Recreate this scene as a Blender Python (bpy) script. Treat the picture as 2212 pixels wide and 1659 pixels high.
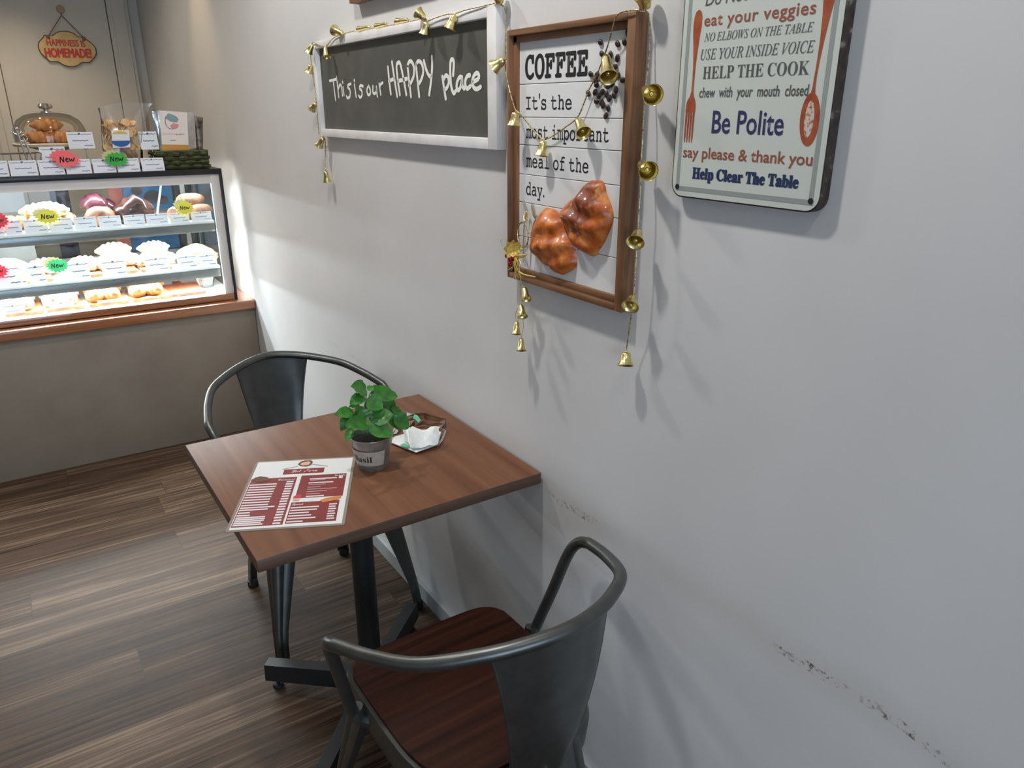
import bpy, bmesh, math, random
from mathutils import Vector as V, Matrix, Euler
for o in list(bpy.data.objects): bpy.data.objects.remove(o, do_unlink=True)
SC = bpy.context.scene
COL = SC.collection
R = math.radians
RND = random.Random(7)

# ---------------------------------------------------------------- camera
IW, IH, FPX = 2212, 1659, 1624.6
CAMLOC = V((-.9217, 0, 1.5397)); YAW, PITCH = .5809, .3496
cam = bpy.data.cameras.new('camera'); cam.sensor_width = 36; cam.lens = 36 * FPX / IW
cam.clip_start = .05
camo = bpy.data.objects.new('camera', cam); COL.objects.link(camo)
camo.location = CAMLOC; camo.rotation_euler = (math.pi/2 - PITCH, 0, -YAW)
SC.camera = camo
FW = V((math.sin(YAW)*math.cos(PITCH), math.cos(YAW)*math.cos(PITCH), -math.sin(PITCH)))
RT = V((math.cos(YAW), -math.sin(YAW), 0)); UP = RT.cross(FW)
def at(px, py, axis, val):
    """the point of the plane axis=val (0 x, 1 y, 2 z) that the photograph shows at pixel px, py"""
    d = FW*FPX + RT*(px-IW/2) + UP*(IH/2-py)
    return CAMLOC + d*((val-CAMLOC[axis])/d[axis])

# ---------------------------------------------------------------- view, world, lights
SC.view_settings.view_transform = 'Standard'; SC.view_settings.look = 'None'
SC.view_settings.exposure = 0.0; SC.view_settings.gamma = 1.0
SC.view_settings.use_curve_mapping = False
wd = bpy.data.worlds.new('daylight'); SC.world = wd; wd.use_nodes = True
wd.node_tree.nodes['Background'].inputs[0].default_value = (.9, .94, 1, 1)
wd.node_tree.nodes['Background'].inputs[1].default_value = .35
def lamp(name, kind, loc, power, color, size=.06, tgt=None, **k):
    d = bpy.data.lights.new(name, kind); d.energy = power; d.color = color
    if kind == 'AREA': d.shape = 'RECTANGLE'; d.size = size[0]; d.size_y = size[1]
    else: d.shadow_soft_size = size
    for a, b in k.items(): setattr(d, a, b)
    o = bpy.data.objects.new(name, d); COL.objects.link(o); o.location = loc
    if tgt is not None: o.rotation_euler = (V(tgt)-V(loc)).to_track_quat('-Z', 'Y').to_euler()
    return o
NEUTRAL = (1, .97, .93); WARM = (1, .72, .42); COOL = (.93, .97, 1)
# the row of ceiling downlights over the wall tables, the warm ones behind the counter, one of them added for the door
for y, p in ((2.62, 10.5), (1.3, 13), (-.1, 3.4)):
    lamp('downlight', 'SPOT', (-.66, y, 2.68), p*4.0, NEUTRAL, .055, (-.62, y, 0), spot_size=R(150), spot_blend=.6)
for x, y in ((-2.2, 2.3), (-2.2, .6)):
    lamp('downlight', 'SPOT', (x, y, 2.68), 3, NEUTRAL, .05, (x, y, 0), spot_size=R(140), spot_blend=.5)
lamp('warm_downlight', 'SPOT', (-.12, 4.07, 2.68), 34, WARM, .03, (-.07, 4.07, 0), spot_size=R(48), spot_blend=.9)
lamp('warm_downlight', 'SPOT', (-.95, 4.36, 2.68), 26, (1, .86, .68), .04, (-.9, 4.2, 0), spot_size=R(150), spot_blend=.6)
lamp('warm_downlight', 'SPOT', (-.75, 5.15, 2.68), 26, (1, .80, .58), .04, (-.75, 5.3, 0), spot_size=R(84), spot_blend=.7)  # unseen extra lamp, added to brighten the door
lamp('warm_downlight', 'SPOT', (-1.7, 4.36, 2.68), 14, (1, .86, .68), .04, (-1.7, 4.2, 0), spot_size=R(150), spot_blend=.6)
# daylight through the shop window behind the camera
lamp('window_daylight', 'AREA', (-1.6, -2.45, 1.15), 52, (.60, .77, 1), (2.4, 1.4), (-.9, 1.3, .3))

# ---------------------------------------------------------------- materials
def mat(name, col=(.5,.5,.5), rough=.5, metal=0, spec=.5, coat=0, emit=None, estr=0, alpha=None):
    m = bpy.data.materials.new(name); m.use_nodes = True
    b = m.node_tree.nodes['Principled BSDF']
    b.inputs['Base Color'].default_value = (*col, 1)
    b.inputs['Roughness'].default_value = rough; b.inputs['Metallic'].default_value = metal
    b.inputs['Specular IOR Level'].default_value = spec
    b.inputs['Coat Weight'].default_value = coat
    if emit: b.inputs['Emission Color'].default_value = (*emit, 1); b.inputs['Emission Strength'].default_value = estr
    return m
def nodes(m): return m.node_tree.nodes, m.node_tree.links, m.node_tree.nodes['Principled BSDF']
def ramp(n, stops):
    r = n.new('ShaderNodeValToRGB'); e = r.color_ramp.elements
    while len(e) < len(stops): e.new(.5)
    for i, (p, c) in enumerate(stops): e[i].position = p; e[i].color = (*c, 1)
    return r
def coords(n, l, scale, kind='Object'):
    tc = n.new('ShaderNodeTexCoord'); mp = n.new('ShaderNodeMapping'); mp.inputs['Scale'].default_value = scale
    l.new(tc.outputs[kind], mp.inputs['Vector']); return mp.outputs['Vector']
def noisy(name, stops, scale=(20,20,20), rough=.5, metal=0, bump=0, bscale=None, detail=4, spec=.5, coat=0, dist=0, nscale=1):
    m = mat(name, stops[0][1], rough, metal, spec, coat); n, l, b = nodes(m)
    t = n.new('ShaderNodeTexNoise'); t.inputs['Scale'].default_value = nscale; t.inputs['Detail'].default_value = detail; t.inputs['Distortion'].default_value = dist
    l.new(coords(n, l, scale), t.inputs['Vector'])
    r = ramp(n, stops); l.new(t.outputs['Fac'], r.inputs[0]); l.new(r.outputs[0], b.inputs['Base Color'])
    if bump:
        bm = n.new('ShaderNodeBump'); bm.inputs['Strength'].default_value = bump; bm.inputs['Distance'].default_value = .002
        if bscale:
            t2 = n.new('ShaderNodeTexNoise'); t2.inputs['Scale'].default_value = 1; t2.inputs['Detail'].default_value = 3
            l.new(coords(n, l, bscale), t2.inputs['Vector']); l.new(t2.outputs['Fac'], bm.inputs['Height'])
        else: l.new(t.outputs['Fac'], bm.inputs['Height'])
        l.new(bm.outputs[0], b.inputs['Normal'])
    return m
def thin_glass(name, tint=(1,1,1), k=1.0, rough=.02, base=.02, haze=0, hazecol=(1,1,1)):
    m = bpy.data.materials.new(name); m.use_nodes = True; n, l = m.node_tree.nodes, m.node_tree.links; n.clear()
    out = n.new('ShaderNodeOutputMaterial'); tr = n.new('ShaderNodeBsdfTransparent'); tr.inputs[0].default_value = (*tint, 1)
    gl = n.new('ShaderNodeBsdfGlossy'); gl.inputs['Roughness'].default_value = rough
    fr = n.new('ShaderNodeFresnel'); fr.inputs[0].default_value = 1.45
    mu = n.new('ShaderNodeMath'); mu.operation = 'MULTIPLY_ADD'; mu.inputs[1].default_value = k; mu.inputs[2].default_value = base; mu.use_clamp = True
    l.new(fr.outputs[0], mu.inputs[0]); mx = n.new('ShaderNodeMixShader'); l.new(mu.outputs[0], mx.inputs[0])
    src = tr.outputs[0]
    if haze:
        df = n.new('ShaderNodeBsdfDiffuse'); df.inputs[0].default_value = (*hazecol, 1); m2 = n.new('ShaderNodeMixShader'); m2.inputs[0].default_value = haze
        l.new(tr.outputs[0], m2.inputs[1]); l.new(df.outputs[0], m2.inputs[2]); src = m2.outputs[0]
    l.new(src, mx.inputs[1]); l.new(gl.outputs[0], mx.inputs[2]); l.new(mx.outputs[0], out.inputs[0])
    return m
def srgb(r, g, b):
    f = lambda c: (c/255/12.92) if c <= 10 else ((c/255+.055)/1.055)**2.4
    return (f(r), f(g), f(b))

def math_node(n, l, op, a, b=None, c=None, clamp=False):
    k = n.new('ShaderNodeMath'); k.operation = op; k.use_clamp = clamp
    for i, x in enumerate((a, b, c)):
        if x is None: continue
        if isinstance(x, (int, float)): k.inputs[i].default_value = x
        else: l.new(x, k.inputs[i])
    return k.outputs[0]

def wall_material(name, base, stains):
    m = mat(name, base, .62, spec=.35); n, l, b = nodes(m)
    geo = n.new('ShaderNodeNewGeometry'); sx = n.new('ShaderNodeSeparateXYZ'); l.new(geo.outputs['Position'], sx.inputs[0])
    t = n.new('ShaderNodeTexNoise'); t.inputs['Scale'].default_value = 2.2; t.inputs['Detail'].default_value = 5; l.new(geo.outputs['Position'], t.inputs['Vector'])
    d = [c*.93 for c in base]
    r = ramp(n, [(.35, d), (.65, base)]); l.new(t.outputs['Fac'], r.inputs[0]); col = r.outputs[0]
    if stains:
        # a dirty rub line where chair backs and the table edge have scraped the paint, and a few chips
        f = n.new('ShaderNodeTexNoise'); f.inputs['Scale'].default_value = 1; f.inputs['Detail'].default_value = 6; f.inputs['Roughness'].default_value = .75
        mp = n.new('ShaderNodeMapping'); mp.inputs['Scale'].default_value = (1, 80, 105); l.new(geo.outputs['Position'], mp.inputs[0]); l.new(mp.outputs[0], f.inputs['Vector'])
        big = n.new('ShaderNodeTexNoise'); big.inputs['Scale'].default_value = 5.5; big.inputs['Detail'].default_value = 1; l.new(geo.outputs['Position'], big.inputs['Vector'])
        wob = math_node(n, l, 'MULTIPLY_ADD', big.outputs['Fac'], .05, -.025)
        zz = math_node(n, l, 'ADD', sx.outputs['Z'], wob)
        dz = math_node(n, l, 'ABSOLUTE', math_node(n, l, 'SUBTRACT', zz, .7125))
        band = math_node(n, l, 'MULTIPLY', math_node(n, l, 'SUBTRACT', .017, dz), 110, clamp=True)
        y = sx.outputs['Y']
        def win(a, c):
            e = math_node(n, l, 'SUBTRACT', (c-a)/2, math_node(n, l, 'ABSOLUTE', math_node(n, l, 'SUBTRACT', y, (a+c)/2)))
            return math_node(n, l, 'MULTIPLY', e, 18, clamp=True)
        w = math_node(n, l, 'MAXIMUM', win(1.0, 1.27), win(.30, .67))
        w = math_node(n, l, 'MAXIMUM', w, math_node(n, l, 'MULTIPLY', win(2.3, 2.7), .3))
        th = math_node(n, l, 'MULTIPLY', math_node(n, l, 'SUBTRACT', math_node(n, l, 'MULTIPLY', f.outputs['Fac'], band), .515), 11, clamp=True)
        pt = n.new('ShaderNodeTexNoise'); pt.inputs['Scale'].default_value = 9; pt.inputs['Detail'].default_value = 2; l.new(geo.outputs['Position'], pt.inputs['Vector'])
        gate = math_node(n, l, 'MULTIPLY', math_node(n, l, 'SUBTRACT', pt.outputs['Fac'], .42), 9, clamp=True)
        fac = math_node(n, l, 'MULTIPLY', math_node(n, l, 'MULTIPLY', th, w), gate)
        mx = n.new('ShaderNodeMix'); mx.data_type = 'RGBA'; l.new(fac, mx.inputs[0]); l.new(col, mx.inputs[6]); mx.inputs[7].default_value = (.10, .085, .06, 1); col = mx.outputs[2]
        # faint yellowish smear along the same line
        sm = math_node(n, l, 'SUBTRACT', 1, math_node(n, l, 'DIVIDE', dz, .05), clamp=True)
        sm = math_node(n, l, 'MULTIPLY', math_node(n, l, 'MULTIPLY', sm, win(.2, 1.3)), .16)
        m3 = n.new('ShaderNodeMix'); m3.data_type = 'RGBA'; l.new(sm, m3.inputs[0]); l.new(col, m3.inputs[6]); m3.inputs[7].default_value = (.42, .38, .3, 1); col = m3.outputs[2]
    l.new(col, b.inputs['Base Color'])
    bp = n.new('ShaderNodeBump'); bp.inputs['Strength'].default_value = .12; bp.inputs['Distance'].default_value = .003
    t3 = n.new('ShaderNodeTexNoise'); t3.inputs['Scale'].default_value = 14; t3.inputs['Detail'].default_value = 4; l.new(geo.outputs['Position'], t3.inputs['Vector'])
    l.new(t3.outputs['Fac'], bp.inputs['Height']); l.new(bp.outputs[0], b.inputs['Normal'])
    return m

def floor_material():
    m = mat('plank_floor', (.2,.15,.1), .42, spec=.13); n, l, b = nodes(m)
    geo = n.new('ShaderNodeNewGeometry'); s = n.new('ShaderNodeSeparateXYZ'); l.new(geo.outputs['Position'], s.inputs[0])
    PW, PL = .165, 1.15
    yy = math_node(n, l, 'DIVIDE', math_node(n, l, 'ADD', s.outputs['Y'], 10.012), PW)
    row = math_node(n, l, 'FLOOR', yy); fy = math_node(n, l, 'FRACT', yy)
    wn = n.new('ShaderNodeTexWhiteNoise'); wn.noise_dimensions = '1D'; l.new(row, wn.inputs['W'])
    xx = math_node(n, l, 'ADD', math_node(n, l, 'DIVIDE', math_node(n, l, 'ADD', s.outputs['X'], 20), PL), math_node(n, l, 'MULTIPLY', wn.outputs['Value'], 7.3))
    pc = math_node(n, l, 'FLOOR', xx); fx = math_node(n, l, 'FRACT', xx)
    w2 = n.new('ShaderNodeTexWhiteNoise'); w2.noise_dimensions = '2D'; cv = n.new('ShaderNodeCombineXYZ'); l.new(row, cv.inputs[0]); l.new(pc, cv.inputs[1]); l.new(cv.outputs[0], w2.inputs['Vector'])
    gv = n.new('ShaderNodeCombineXYZ')
    l.new(math_node(n, l, 'MULTIPLY', s.outputs['X'], 1.6), gv.inputs[0]); l.new(math_node(n, l, 'MULTIPLY', s.outputs['Y'], 85), gv.inputs[1]); l.new(math_node(n, l, 'MULTIPLY', w2.outputs['Value'], 40), gv.inputs[2])
    g = n.new('ShaderNodeTexNoise'); g.inputs['Scale'].default_value = 1; g.inputs['Detail'].default_value = 6; g.inputs['Roughness'].default_value = .7; g.inputs['Distortion'].default_value = .7; l.new(gv.outputs[0], g.inputs['Vector'])
    gv2 = n.new('ShaderNodeCombineXYZ')
    l.new(math_node(n, l, 'MULTIPLY', s.outputs['X'], 1.1), gv2.inputs[0]); l.new(math_node(n, l, 'MULTIPLY', s.outputs['Y'], 9), gv2.inputs[1]); l.new(math_node(n, l, 'MULTIPLY', w2.outputs['Value'], 17), gv2.inputs[2])
    g2 = n.new('ShaderNodeTexNoise'); g2.inputs['Scale'].default_value = 1; g2.inputs['Detail'].default_value = 3; g2.inputs['Distortion'].default_value = .8; l.new(gv2.outputs[0], g2.inputs['Vector'])
    v = math_node(n, l, 'ADD', math_node(n, l, 'MULTIPLY', g.outputs['Fac'], .72), math_node(n, l, 'MULTIPLY', g2.outputs['Fac'], .28))
    v = math_node(n, l, 'ADD', v, math_node(n, l, 'MULTIPLY_ADD', w2.outputs['Value'], .10, -.05))
    r = ramp(n, [(.36, srgb(36, 25, 18)), (.45, srgb(74, 56, 43)), (.54, srgb(94, 74, 58)), (.63, srgb(136, 114, 94))]); l.new(v, r.inputs[0])
    ey = math_node(n, l, 'MINIMUM', fy, math_node(n, l, 'SUBTRACT', 1, fy)); ex = math_node(n, l, 'MINIMUM', fx, math_node(n, l, 'SUBTRACT', 1, fx))
    seam = math_node(n, l, 'MAXIMUM', math_node(n, l, 'LESS_THAN', ey, .007), math_node(n, l, 'LESS_THAN', ex, .0012))
    mx = n.new('ShaderNodeMix'); mx.data_type = 'RGBA'; l.new(math_node(n, l, 'MULTIPLY', seam, .55), mx.inputs[0]); l.new(r.outputs[0], mx.inputs[6]); mx.inputs[7].default_value = (.035, .026, .02, 1)
    l.new(mx.outputs[2], b.inputs['Base Color'])
    rr = math_node(n, l, 'MULTIPLY_ADD', g.outputs['Fac'], .30, .36); l.new(rr, b.inputs['Roughness'])
    bp = n.new('ShaderNodeBump'); bp.inputs['Strength'].default_value = .4; bp.inputs['Distance'].default_value = .002; l.new(g.outputs['Fac'], bp.inputs['Height']); l.new(bp.outputs[0], b.inputs['Normal'])
    return m
def wood(name, dark, light, axis=0, rough=.4, fine=55, along=2.2, coat=0, contrast=(.32,.7), spec=.45):
    sc = [fine]*3; sc[axis] = along
    return noisy(name, [(contrast[0], dark), (contrast[1], light)], tuple(sc), rough, detail=6, dist=.5, bump=.08, coat=coat, spec=spec)

M = dict(
    wall=wall_material('white_wall_paint', srgb(214, 213, 211), True),
    wallplain=wall_material('cream_wall_paint', srgb(214, 210, 202), False),
    ceiling=mat('ceiling_paint', (.8, .8, .78), .8),
    base=mat('grey_skirting', srgb(168, 172, 172), .5),
    floor=floor_material(),
    door=noisy('cream_door_paint', [(.3, srgb(205, 198, 184)), (.7, srgb(214, 207, 194))], (3,3,3), .6),
    panel=noisy('taupe_laminate', [(.3, srgb(130, 118, 104)), (.7, srgb(142, 130, 116))], (5,5,5), .55, bump=.05),
    ledge=wood('orange_wood', srgb(134, 80, 48), srgb(166, 106, 66), 0, .35, coat=.9),
    tabletop=wood('walnut_laminate', srgb(106, 69, 50), srgb(134, 93, 69), 1, .52, fine=30, along=1.3, contrast=(.3,.72), spec=.16),
    tableedge=wood('walnut_edge', srgb(84, 62, 50), srgb(108, 82, 66), 0, .45),
    seat=wood('mahogany_ply', srgb(36, 16, 10), srgb(66, 33, 21), 0, .48, fine=60, along=2, spec=.14),
    gun=noisy('gunmetal', [(.3, srgb(92, 94, 92)), (.7, srgb(104, 106, 103))], (30,30,30), .36, metal=.85, spec=.5),
    black=mat('black_powder_coat', (.014, .016, .018), .45),
    rubber=mat('black_rubber', (.012, .012, .012), .7),
    whitewood=noisy('white_painted_wood', [(.3, srgb(214, 212, 210)), (.7, srgb(236, 234, 232))], (14,14,14), .55, bump=.1),
    chalk=noisy('grey_board', [(.3, srgb(74, 74, 68)), (.7, srgb(86, 86, 79))], (12,12,12), .6),
    chalkwhite=mat('white_lettering', srgb(235, 234, 226), .6),
    frame=wood('brown_frame_wood', srgb(98, 66, 42), srgb(146, 104, 72), 2, .5, fine=60, along=4),
    frameh=wood('brown_frame_wood_rail', srgb(98, 66, 42), srgb(146, 104, 72), 1, .5, fine=60, along=4),
    signboard=mat('white_sign_board', srgb(226, 227, 226), .55),
    groove=mat('plank_groove', srgb(120, 112, 106), .8),
    ink=mat('black_print', (.012, .012, .012), .6),
    tin=mat('enamel_white', srgb(204, 209, 200), .35),
    tinrim=noisy('rusty_rim', [(.3, srgb(40, 30, 26)), (.62, srgb(66, 52, 44)), (.78, srgb(150, 140, 128))], (60,60,60), .5, bump=.2),
    grey=mat('grey_print', srgb(150, 156, 152), .5), dgrey=mat('dark_grey_print', srgb(88, 90, 84), .5),
    rust=noisy('rust_print', [(.35, srgb(150, 66, 36)), (.7, srgb(176, 92, 58))], (60,60,60), .5),
    rusttext=mat('rust_lettering', srgb(150, 84, 62), .5), rustlight=noisy('worn_rust_print', [(.38, srgb(172, 100, 70)), (.52, srgb(204, 196, 184))], (220,220,220), .5),
    navy=mat('navy_lettering', srgb(40, 54, 92), .5), indigo=mat('indigo_lettering', srgb(52, 52, 92), .5),
    gold=noisy('gold_foil', [(.3, srgb(208, 186, 118)), (.7, srgb(240, 226, 168))], (90,90,90), .3, metal=1, bump=.35, bscale=(160,160,160)),
    golddull=noisy('gold_gauze', [(.3, srgb(202, 168, 66)), (.7, srgb(236, 214, 134))], (160,160,160), .4, metal=.4, bump=.3),
    cord=noisy('gold_cord', [(.35, srgb(120, 100, 62)), (.6, srgb(226, 206, 152))], (260,260,260), .35, metal=.8),
    silver=mat('steel', (.72, .72, .7), .22, 1), oldsteel=mat('aged_cutlery', srgb(196, 186, 164), .4, .6),
    red=mat('red_foil', (.42, .01, .02), .2, .7),
    croissant=noisy('croissant_crust', [(.28, srgb(146, 62, 16)), (.5, srgb(194, 100, 36)), (.74, srgb(224, 152, 80))], (42,42,42), .42, bump=.5, detail=6, coat=.25),
    croisdark=noisy('syrup_crust', [(.3, srgb(92, 28, 10)), (.7, srgb(160, 70, 28))], (60,60,60), .25, bump=.3, coat=.6),
    bean=noisy('coffee_bean', [(.3, srgb(34, 20, 16)), (.7, srgb(66, 40, 32))], (120,120,120), .4),
    galv=noisy('galvanised_zinc', [(.3, srgb(128, 130, 124)), (.7, srgb(168, 168, 160))], (45,45,45), .45, metal=.7, bump=.06),
    potlabel=noisy('kraft_label', [(.3, srgb(170, 160, 144)), (.7, srgb(186, 176, 160))], (90,90,90), .7),
    soil=mat('potting_soil', (.008, .007, .006), .95),
    leaf=noisy('basil_leaf', [(.3, srgb(34, 92, 30)), (.7, srgb(70, 138, 50))], (45,45,45), .36, bump=.15, coat=.1),
    stem=mat('basil_stem', srgb(96, 140, 80), .5),
    tissue=noisy('tissue_paper', [(.3, srgb(226, 232, 228)), (.7, srgb(244, 246, 244))], (60,60,60), .85, bump=.15),
    film=thin_glass('clear_film', (.97, .985, .97), 1.6, .12, .05, .17, (.86, .9, .86)),
    greenprint=mat('green_print', srgb(92, 190, 150), .45),
    paper=mat('menu_paper', srgb(232, 234, 234), .4), maroon=noisy('maroon_print', [(.3, srgb(124, 34, 36)), (.7, srgb(142, 44, 42))], (9,9,9), .45), strip=mat('white_print', srgb(226, 218, 220), .5),
    laminate=mat('laminate_edge', srgb(150, 138, 128), .25), brownprint=mat('brown_print', srgb(98, 58, 30), .5), orangeprint=mat('orange_print', srgb(208, 130, 62), .5), pinkprint=mat('pink_print', srgb(190, 56, 74), .5), peach=mat('peach_print', srgb(226, 176, 150), .5),
    glass=thin_glass('case_glass', (.97, .99, .985), .55, .01, .01), dome=thin_glass('dome_glass', (.97, .97, .955), .8, .03, .015),
    cellophane=thin_glass('cellophane', (.98, .98, .97), 1.5, .1, .04, .05), acrylic=thin_glass('clear_acrylic', (.93, .97, .97), .8, .05, .03, .06),
    caseblack=mat('case_black', (.012, .012, .013), .3), steel=noisy('brushed_steel', [(.3, srgb(120, 124, 124)), (.7, srgb(150, 154, 154))], (3,60,60), .3, metal=.85),
    stile=mat('white_aluminium', srgb(206, 200, 194), .45, .1), deck=mat('white_shelf', srgb(236, 240, 240), .4),
    led=mat('led_strip', (1,1,1), .5, emit=(1, .985, .95), estr=22),
    backglass=noisy('frosted_rear_glass', [(.35, srgb(176, 182, 182)), (.65, srgb(206, 212, 212))], (4,4,4), .25),
    card=mat('price_card', srgb(226, 228, 234), .5), cardink=mat('price_card_print', srgb(112, 118, 138), .6),
    starpink=mat('pink_star_card', srgb(250, 112, 112), .6), stargreen=mat('green_star_card', srgb(58, 176, 62), .6), staryellow=mat('yellow_star_card', srgb(214, 200, 52), .6), starred=mat('red_star_card', srgb(206, 40, 56), .6), stargm=mat('mint_star_card', srgb(52, 186, 110), .6),
    kraft=mat('card_backing', srgb(206, 196, 140), .7),
    pastry=noisy('golden_pastry', [(.3, srgb(166, 92, 40)), (.7, srgb(222, 158, 92))], (45,45,45), .5, bump=.3),
    sugar=noisy('sugared_pastry', [(.38, srgb(172, 110, 62)), (.5, srgb(236, 226, 206)), (.7, srgb(246, 242, 232))], (52,52,52), .7, bump=.4),  # powder sugar; also carries overexposed white on a few pastries
    almond=noisy('almond_pastry', [(.36, srgb(140, 92, 54)), (.5, srgb(206, 184, 146)), (.7, srgb(226, 212, 184))], (52,52,52), .7, bump=.4),
    choco=noisy('chocolate_glaze', [(.3, srgb(40, 24, 22)), (.7, srgb(70, 40, 34))], (40,40,40), .25, bump=.15, coat=.4),
    purple=noisy('berry_glaze', [(.3, srgb(52, 24, 34)), (.7, srgb(86, 44, 54))], (40,40,40), .25, coat=.5),
    crust=noisy('brown_crust', [(.3, srgb(98, 58, 40)), (.7, srgb(156, 104, 76))], (40,40,40), .5, bump=.3),
    rolls=noisy('bread_roll', [(.3, srgb(134, 92, 70)), (.7, srgb(184, 140, 110))], (40,40,40), .6, bump=.2),
    board=wood('serving_board', srgb(150, 86, 52), srgb(206, 138, 92), 1, .5),
    boarddark=wood('dark_serving_board', srgb(128, 70, 48), srgb(170, 104, 74), 1, .5),
    cheese=noisy('cheese_bread', [(.3, srgb(206, 160, 88)), (.7, srgb(244, 222, 168))], (40,40,40), .55, bump=.2),
    creamwood=mat('cream_plate', srgb(232, 216, 184), .5), whitecer=mat('white_ceramic', srgb(226, 222, 212), .3),
    chips=noisy('banana_chip', [(.3, srgb(206, 152, 84)), (.7, srgb(238, 200, 136))], (60,60,60), .55, bump=.1),
    labelwhite=mat('white_label', srgb(232, 232, 236), .5), blueprint=mat('blue_print', srgb(44, 92, 160), .5), yellowprint=mat('yellow_print', srgb(224, 186, 92), .5),
    pouch=mat('white_pouch', srgb(234, 222, 212), .4), pouchgold=mat('gold_pouch', srgb(206, 150, 72), .35, .3), foil=noisy('silver_foil', [(.3, (.5,.5,.5)), (.7, (.85,.85,.84))], (30,60,30), .2, metal=1, bump=.5),
    pouchdark=noisy('dark_foil', [(.35, srgb(70, 62, 56)), (.65, srgb(150, 138, 126))], (40,40,40), .35, metal=.6),
    fishgrey=mat('grey_fish_print', srgb(132, 156, 160), .5), fishpink=mat('pink_fish_print', srgb(226, 140, 140), .5),
    basket=noisy('dark_green_raffia', [(.3, srgb(44, 50, 22)), (.7, srgb(78, 84, 44))], (90,90,40), .7, bump=.4),
    signyellow=noisy('cream_sign_paint', [(.3, srgb(206, 172, 112)), (.7, srgb(226, 194, 134))], (20,20,20), .6), signrim=mat('brown_sign_rim', srgb(84, 58, 30), .5), signred=mat('red_lettering', srgb(206, 60, 50), .5), twine=mat('jute_twine', srgb(140, 104, 74), .8), hookpl=mat('beige_hook', srgb(178, 150, 124), .5),
    blue=noisy('blue_poster', [(.35, srgb(40, 120, 196)), (.7, srgb(78, 152, 214))], (9,9,9), .45), coral=noisy('coral_poster', [(.35, srgb(222, 120, 112)), (.7, srgb(240, 160, 148))], (12,12,12), .5), navybox=mat('navy_box', srgb(30, 42, 74), .45), tealink=mat('dark_food_print', srgb(90, 96, 110), .5),
    binder=mat('dark_binder', srgb(48, 54, 54), .5), bindergrey=mat('grey_binder', srgb(120, 130, 126), .5), clearplastic=thin_glass('clear_plastic', (.88, .95, .95), 1.4, .06, .05, .08),
)

# ---------------------------------------------------------------- mesh helpers
def tag(o, label=None, cat=None, group=None, kind=None):
    if label: o['label'] = label
    if cat: o['category'] = cat
    if group: o['group'] = group
    if kind: o['kind'] = kind
    return o
def thing(name, loc, label, cat, group=None, rot=0):
    o = bpy.data.objects.new(name, None); COL.objects.link(o); o.empty_display_size = .05
    o.location = loc; o.rotation_euler = (0, 0, rot)
    return tag(o, label, cat, group)
def origin_of(o):
    p = V((0,0,0))
    while o is not None: p = p + V(o.location); o = o.parent
    return p
def build(name, bm, m, parent=None, world=True, smooth=True, org=None, ang=35):
    """one mesh object; vertices come in world space unless world is False"""
    base = origin_of(parent) if parent is not None else (V(org) if org is not None else V((0,0,0)))
    if world: bmesh.ops.translate(bm, verts=bm.verts, vec=-base)
    bmesh.ops.recalc_face_normals(bm, faces=bm.faces)
    me = bpy.data.meshes.new(name); bm.to_mesh(me); bm.free()
    me.materials.append(m)
    if smooth:
        me.polygons.foreach_set('use_smooth', [True]*len(me.polygons)); me.set_sharp_from_angle(angle=R(ang))
    o = bpy.data.objects.new(name, me); COL.objects.link(o)
    if parent is not None: o.parent = parent
    elif org is not None: o.location = org
    return o
def copy_tree(o, parent=None):
    c = o.copy(); COL.objects.link(c)
    if parent is not None: c.parent = parent
    for ch in list(o.children): copy_tree(ch, c)
    return c
def box(bm, lo, hi, bev=0, seg=2, mtx=None):
    lo, hi = V(lo), V(hi); c = (lo+hi)/2; s = hi-lo
    r = bmesh.ops.create_cube(bm, size=1, matrix=Matrix.Translation(c) @ Matrix.Diagonal((*s, 1)))
    vs = r['verts']
    if bev:
        es = list({e for v in vs for e in v.link_edges})
        r = bmesh.ops.bevel(bm, geom=es, offset=bev, segments=seg, profile=.5, affect='EDGES'); vs = list({v for f in r['faces'] for v in f.verts} | {v for v in vs if v.is_valid})
    if mtx is not None: bmesh.ops.transform(bm, matrix=mtx, verts=[v for v in vs if v.is_valid])
    return vs
def frames(pts):
    T = []
    for i in range(len(pts)):
        a = pts[max(i-1,0)]; b = pts[min(i+1,len(pts)-1)]; T.append((b-a).normalized())
    u = T[0].orthogonal().normalized(); out = []
    for i, t in enumerate(T):
        u = (u - t*u.dot(t)); u = u.normalized() if u.length > 1e-6 else t.orthogonal().normalized()
        out.append((u, t.cross(u)))
    return out
def tube(bm, pts, r, seg=8, closed=False, caps=True):
    pts = [V(p) for p in pts]; fr = frames(pts); rings = []
    for i, (p, (u, w)) in enumerate(zip(pts, fr)):
        rr = r[i] if isinstance(r, (list, tuple)) else r
        rings.append([bm.verts.new(p + (u*math.cos(2*math.pi*k/seg) + w*math.sin(2*math.pi*k/seg))*rr) for k in range(seg)])
    n = len(rings)
    for i in range(n if closed else n-1):
        a, b = rings[i], rings[(i+1) % n]
        for k in range(seg): bm.faces.new((a[k], a[(k+1) % seg], b[(k+1) % seg], b[k]))
    if caps and not closed: bm.faces.new(rings[0][::-1]); bm.faces.new(rings[-1])
def spline(P, n=8, closed=False):
    P = [V(p) for p in P]
    Q = [P[-1]]+P+P[:2] if closed else [P[0]*2-P[1]]+P+[P[-1]*2-P[-2]]
    o = []
    for i in range(1, len(Q)-2):
        a, b, c, d = Q[i-1:i+3]
        for k in range(n):
            t = k/n
            o.append((b*2 + (c-a)*t + (a*2-b*5+c*4-d)*t*t + (b*3-a-c*3+d)*t**3)*.5)
    if not closed: o.append(P[-1])
    return o
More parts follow.
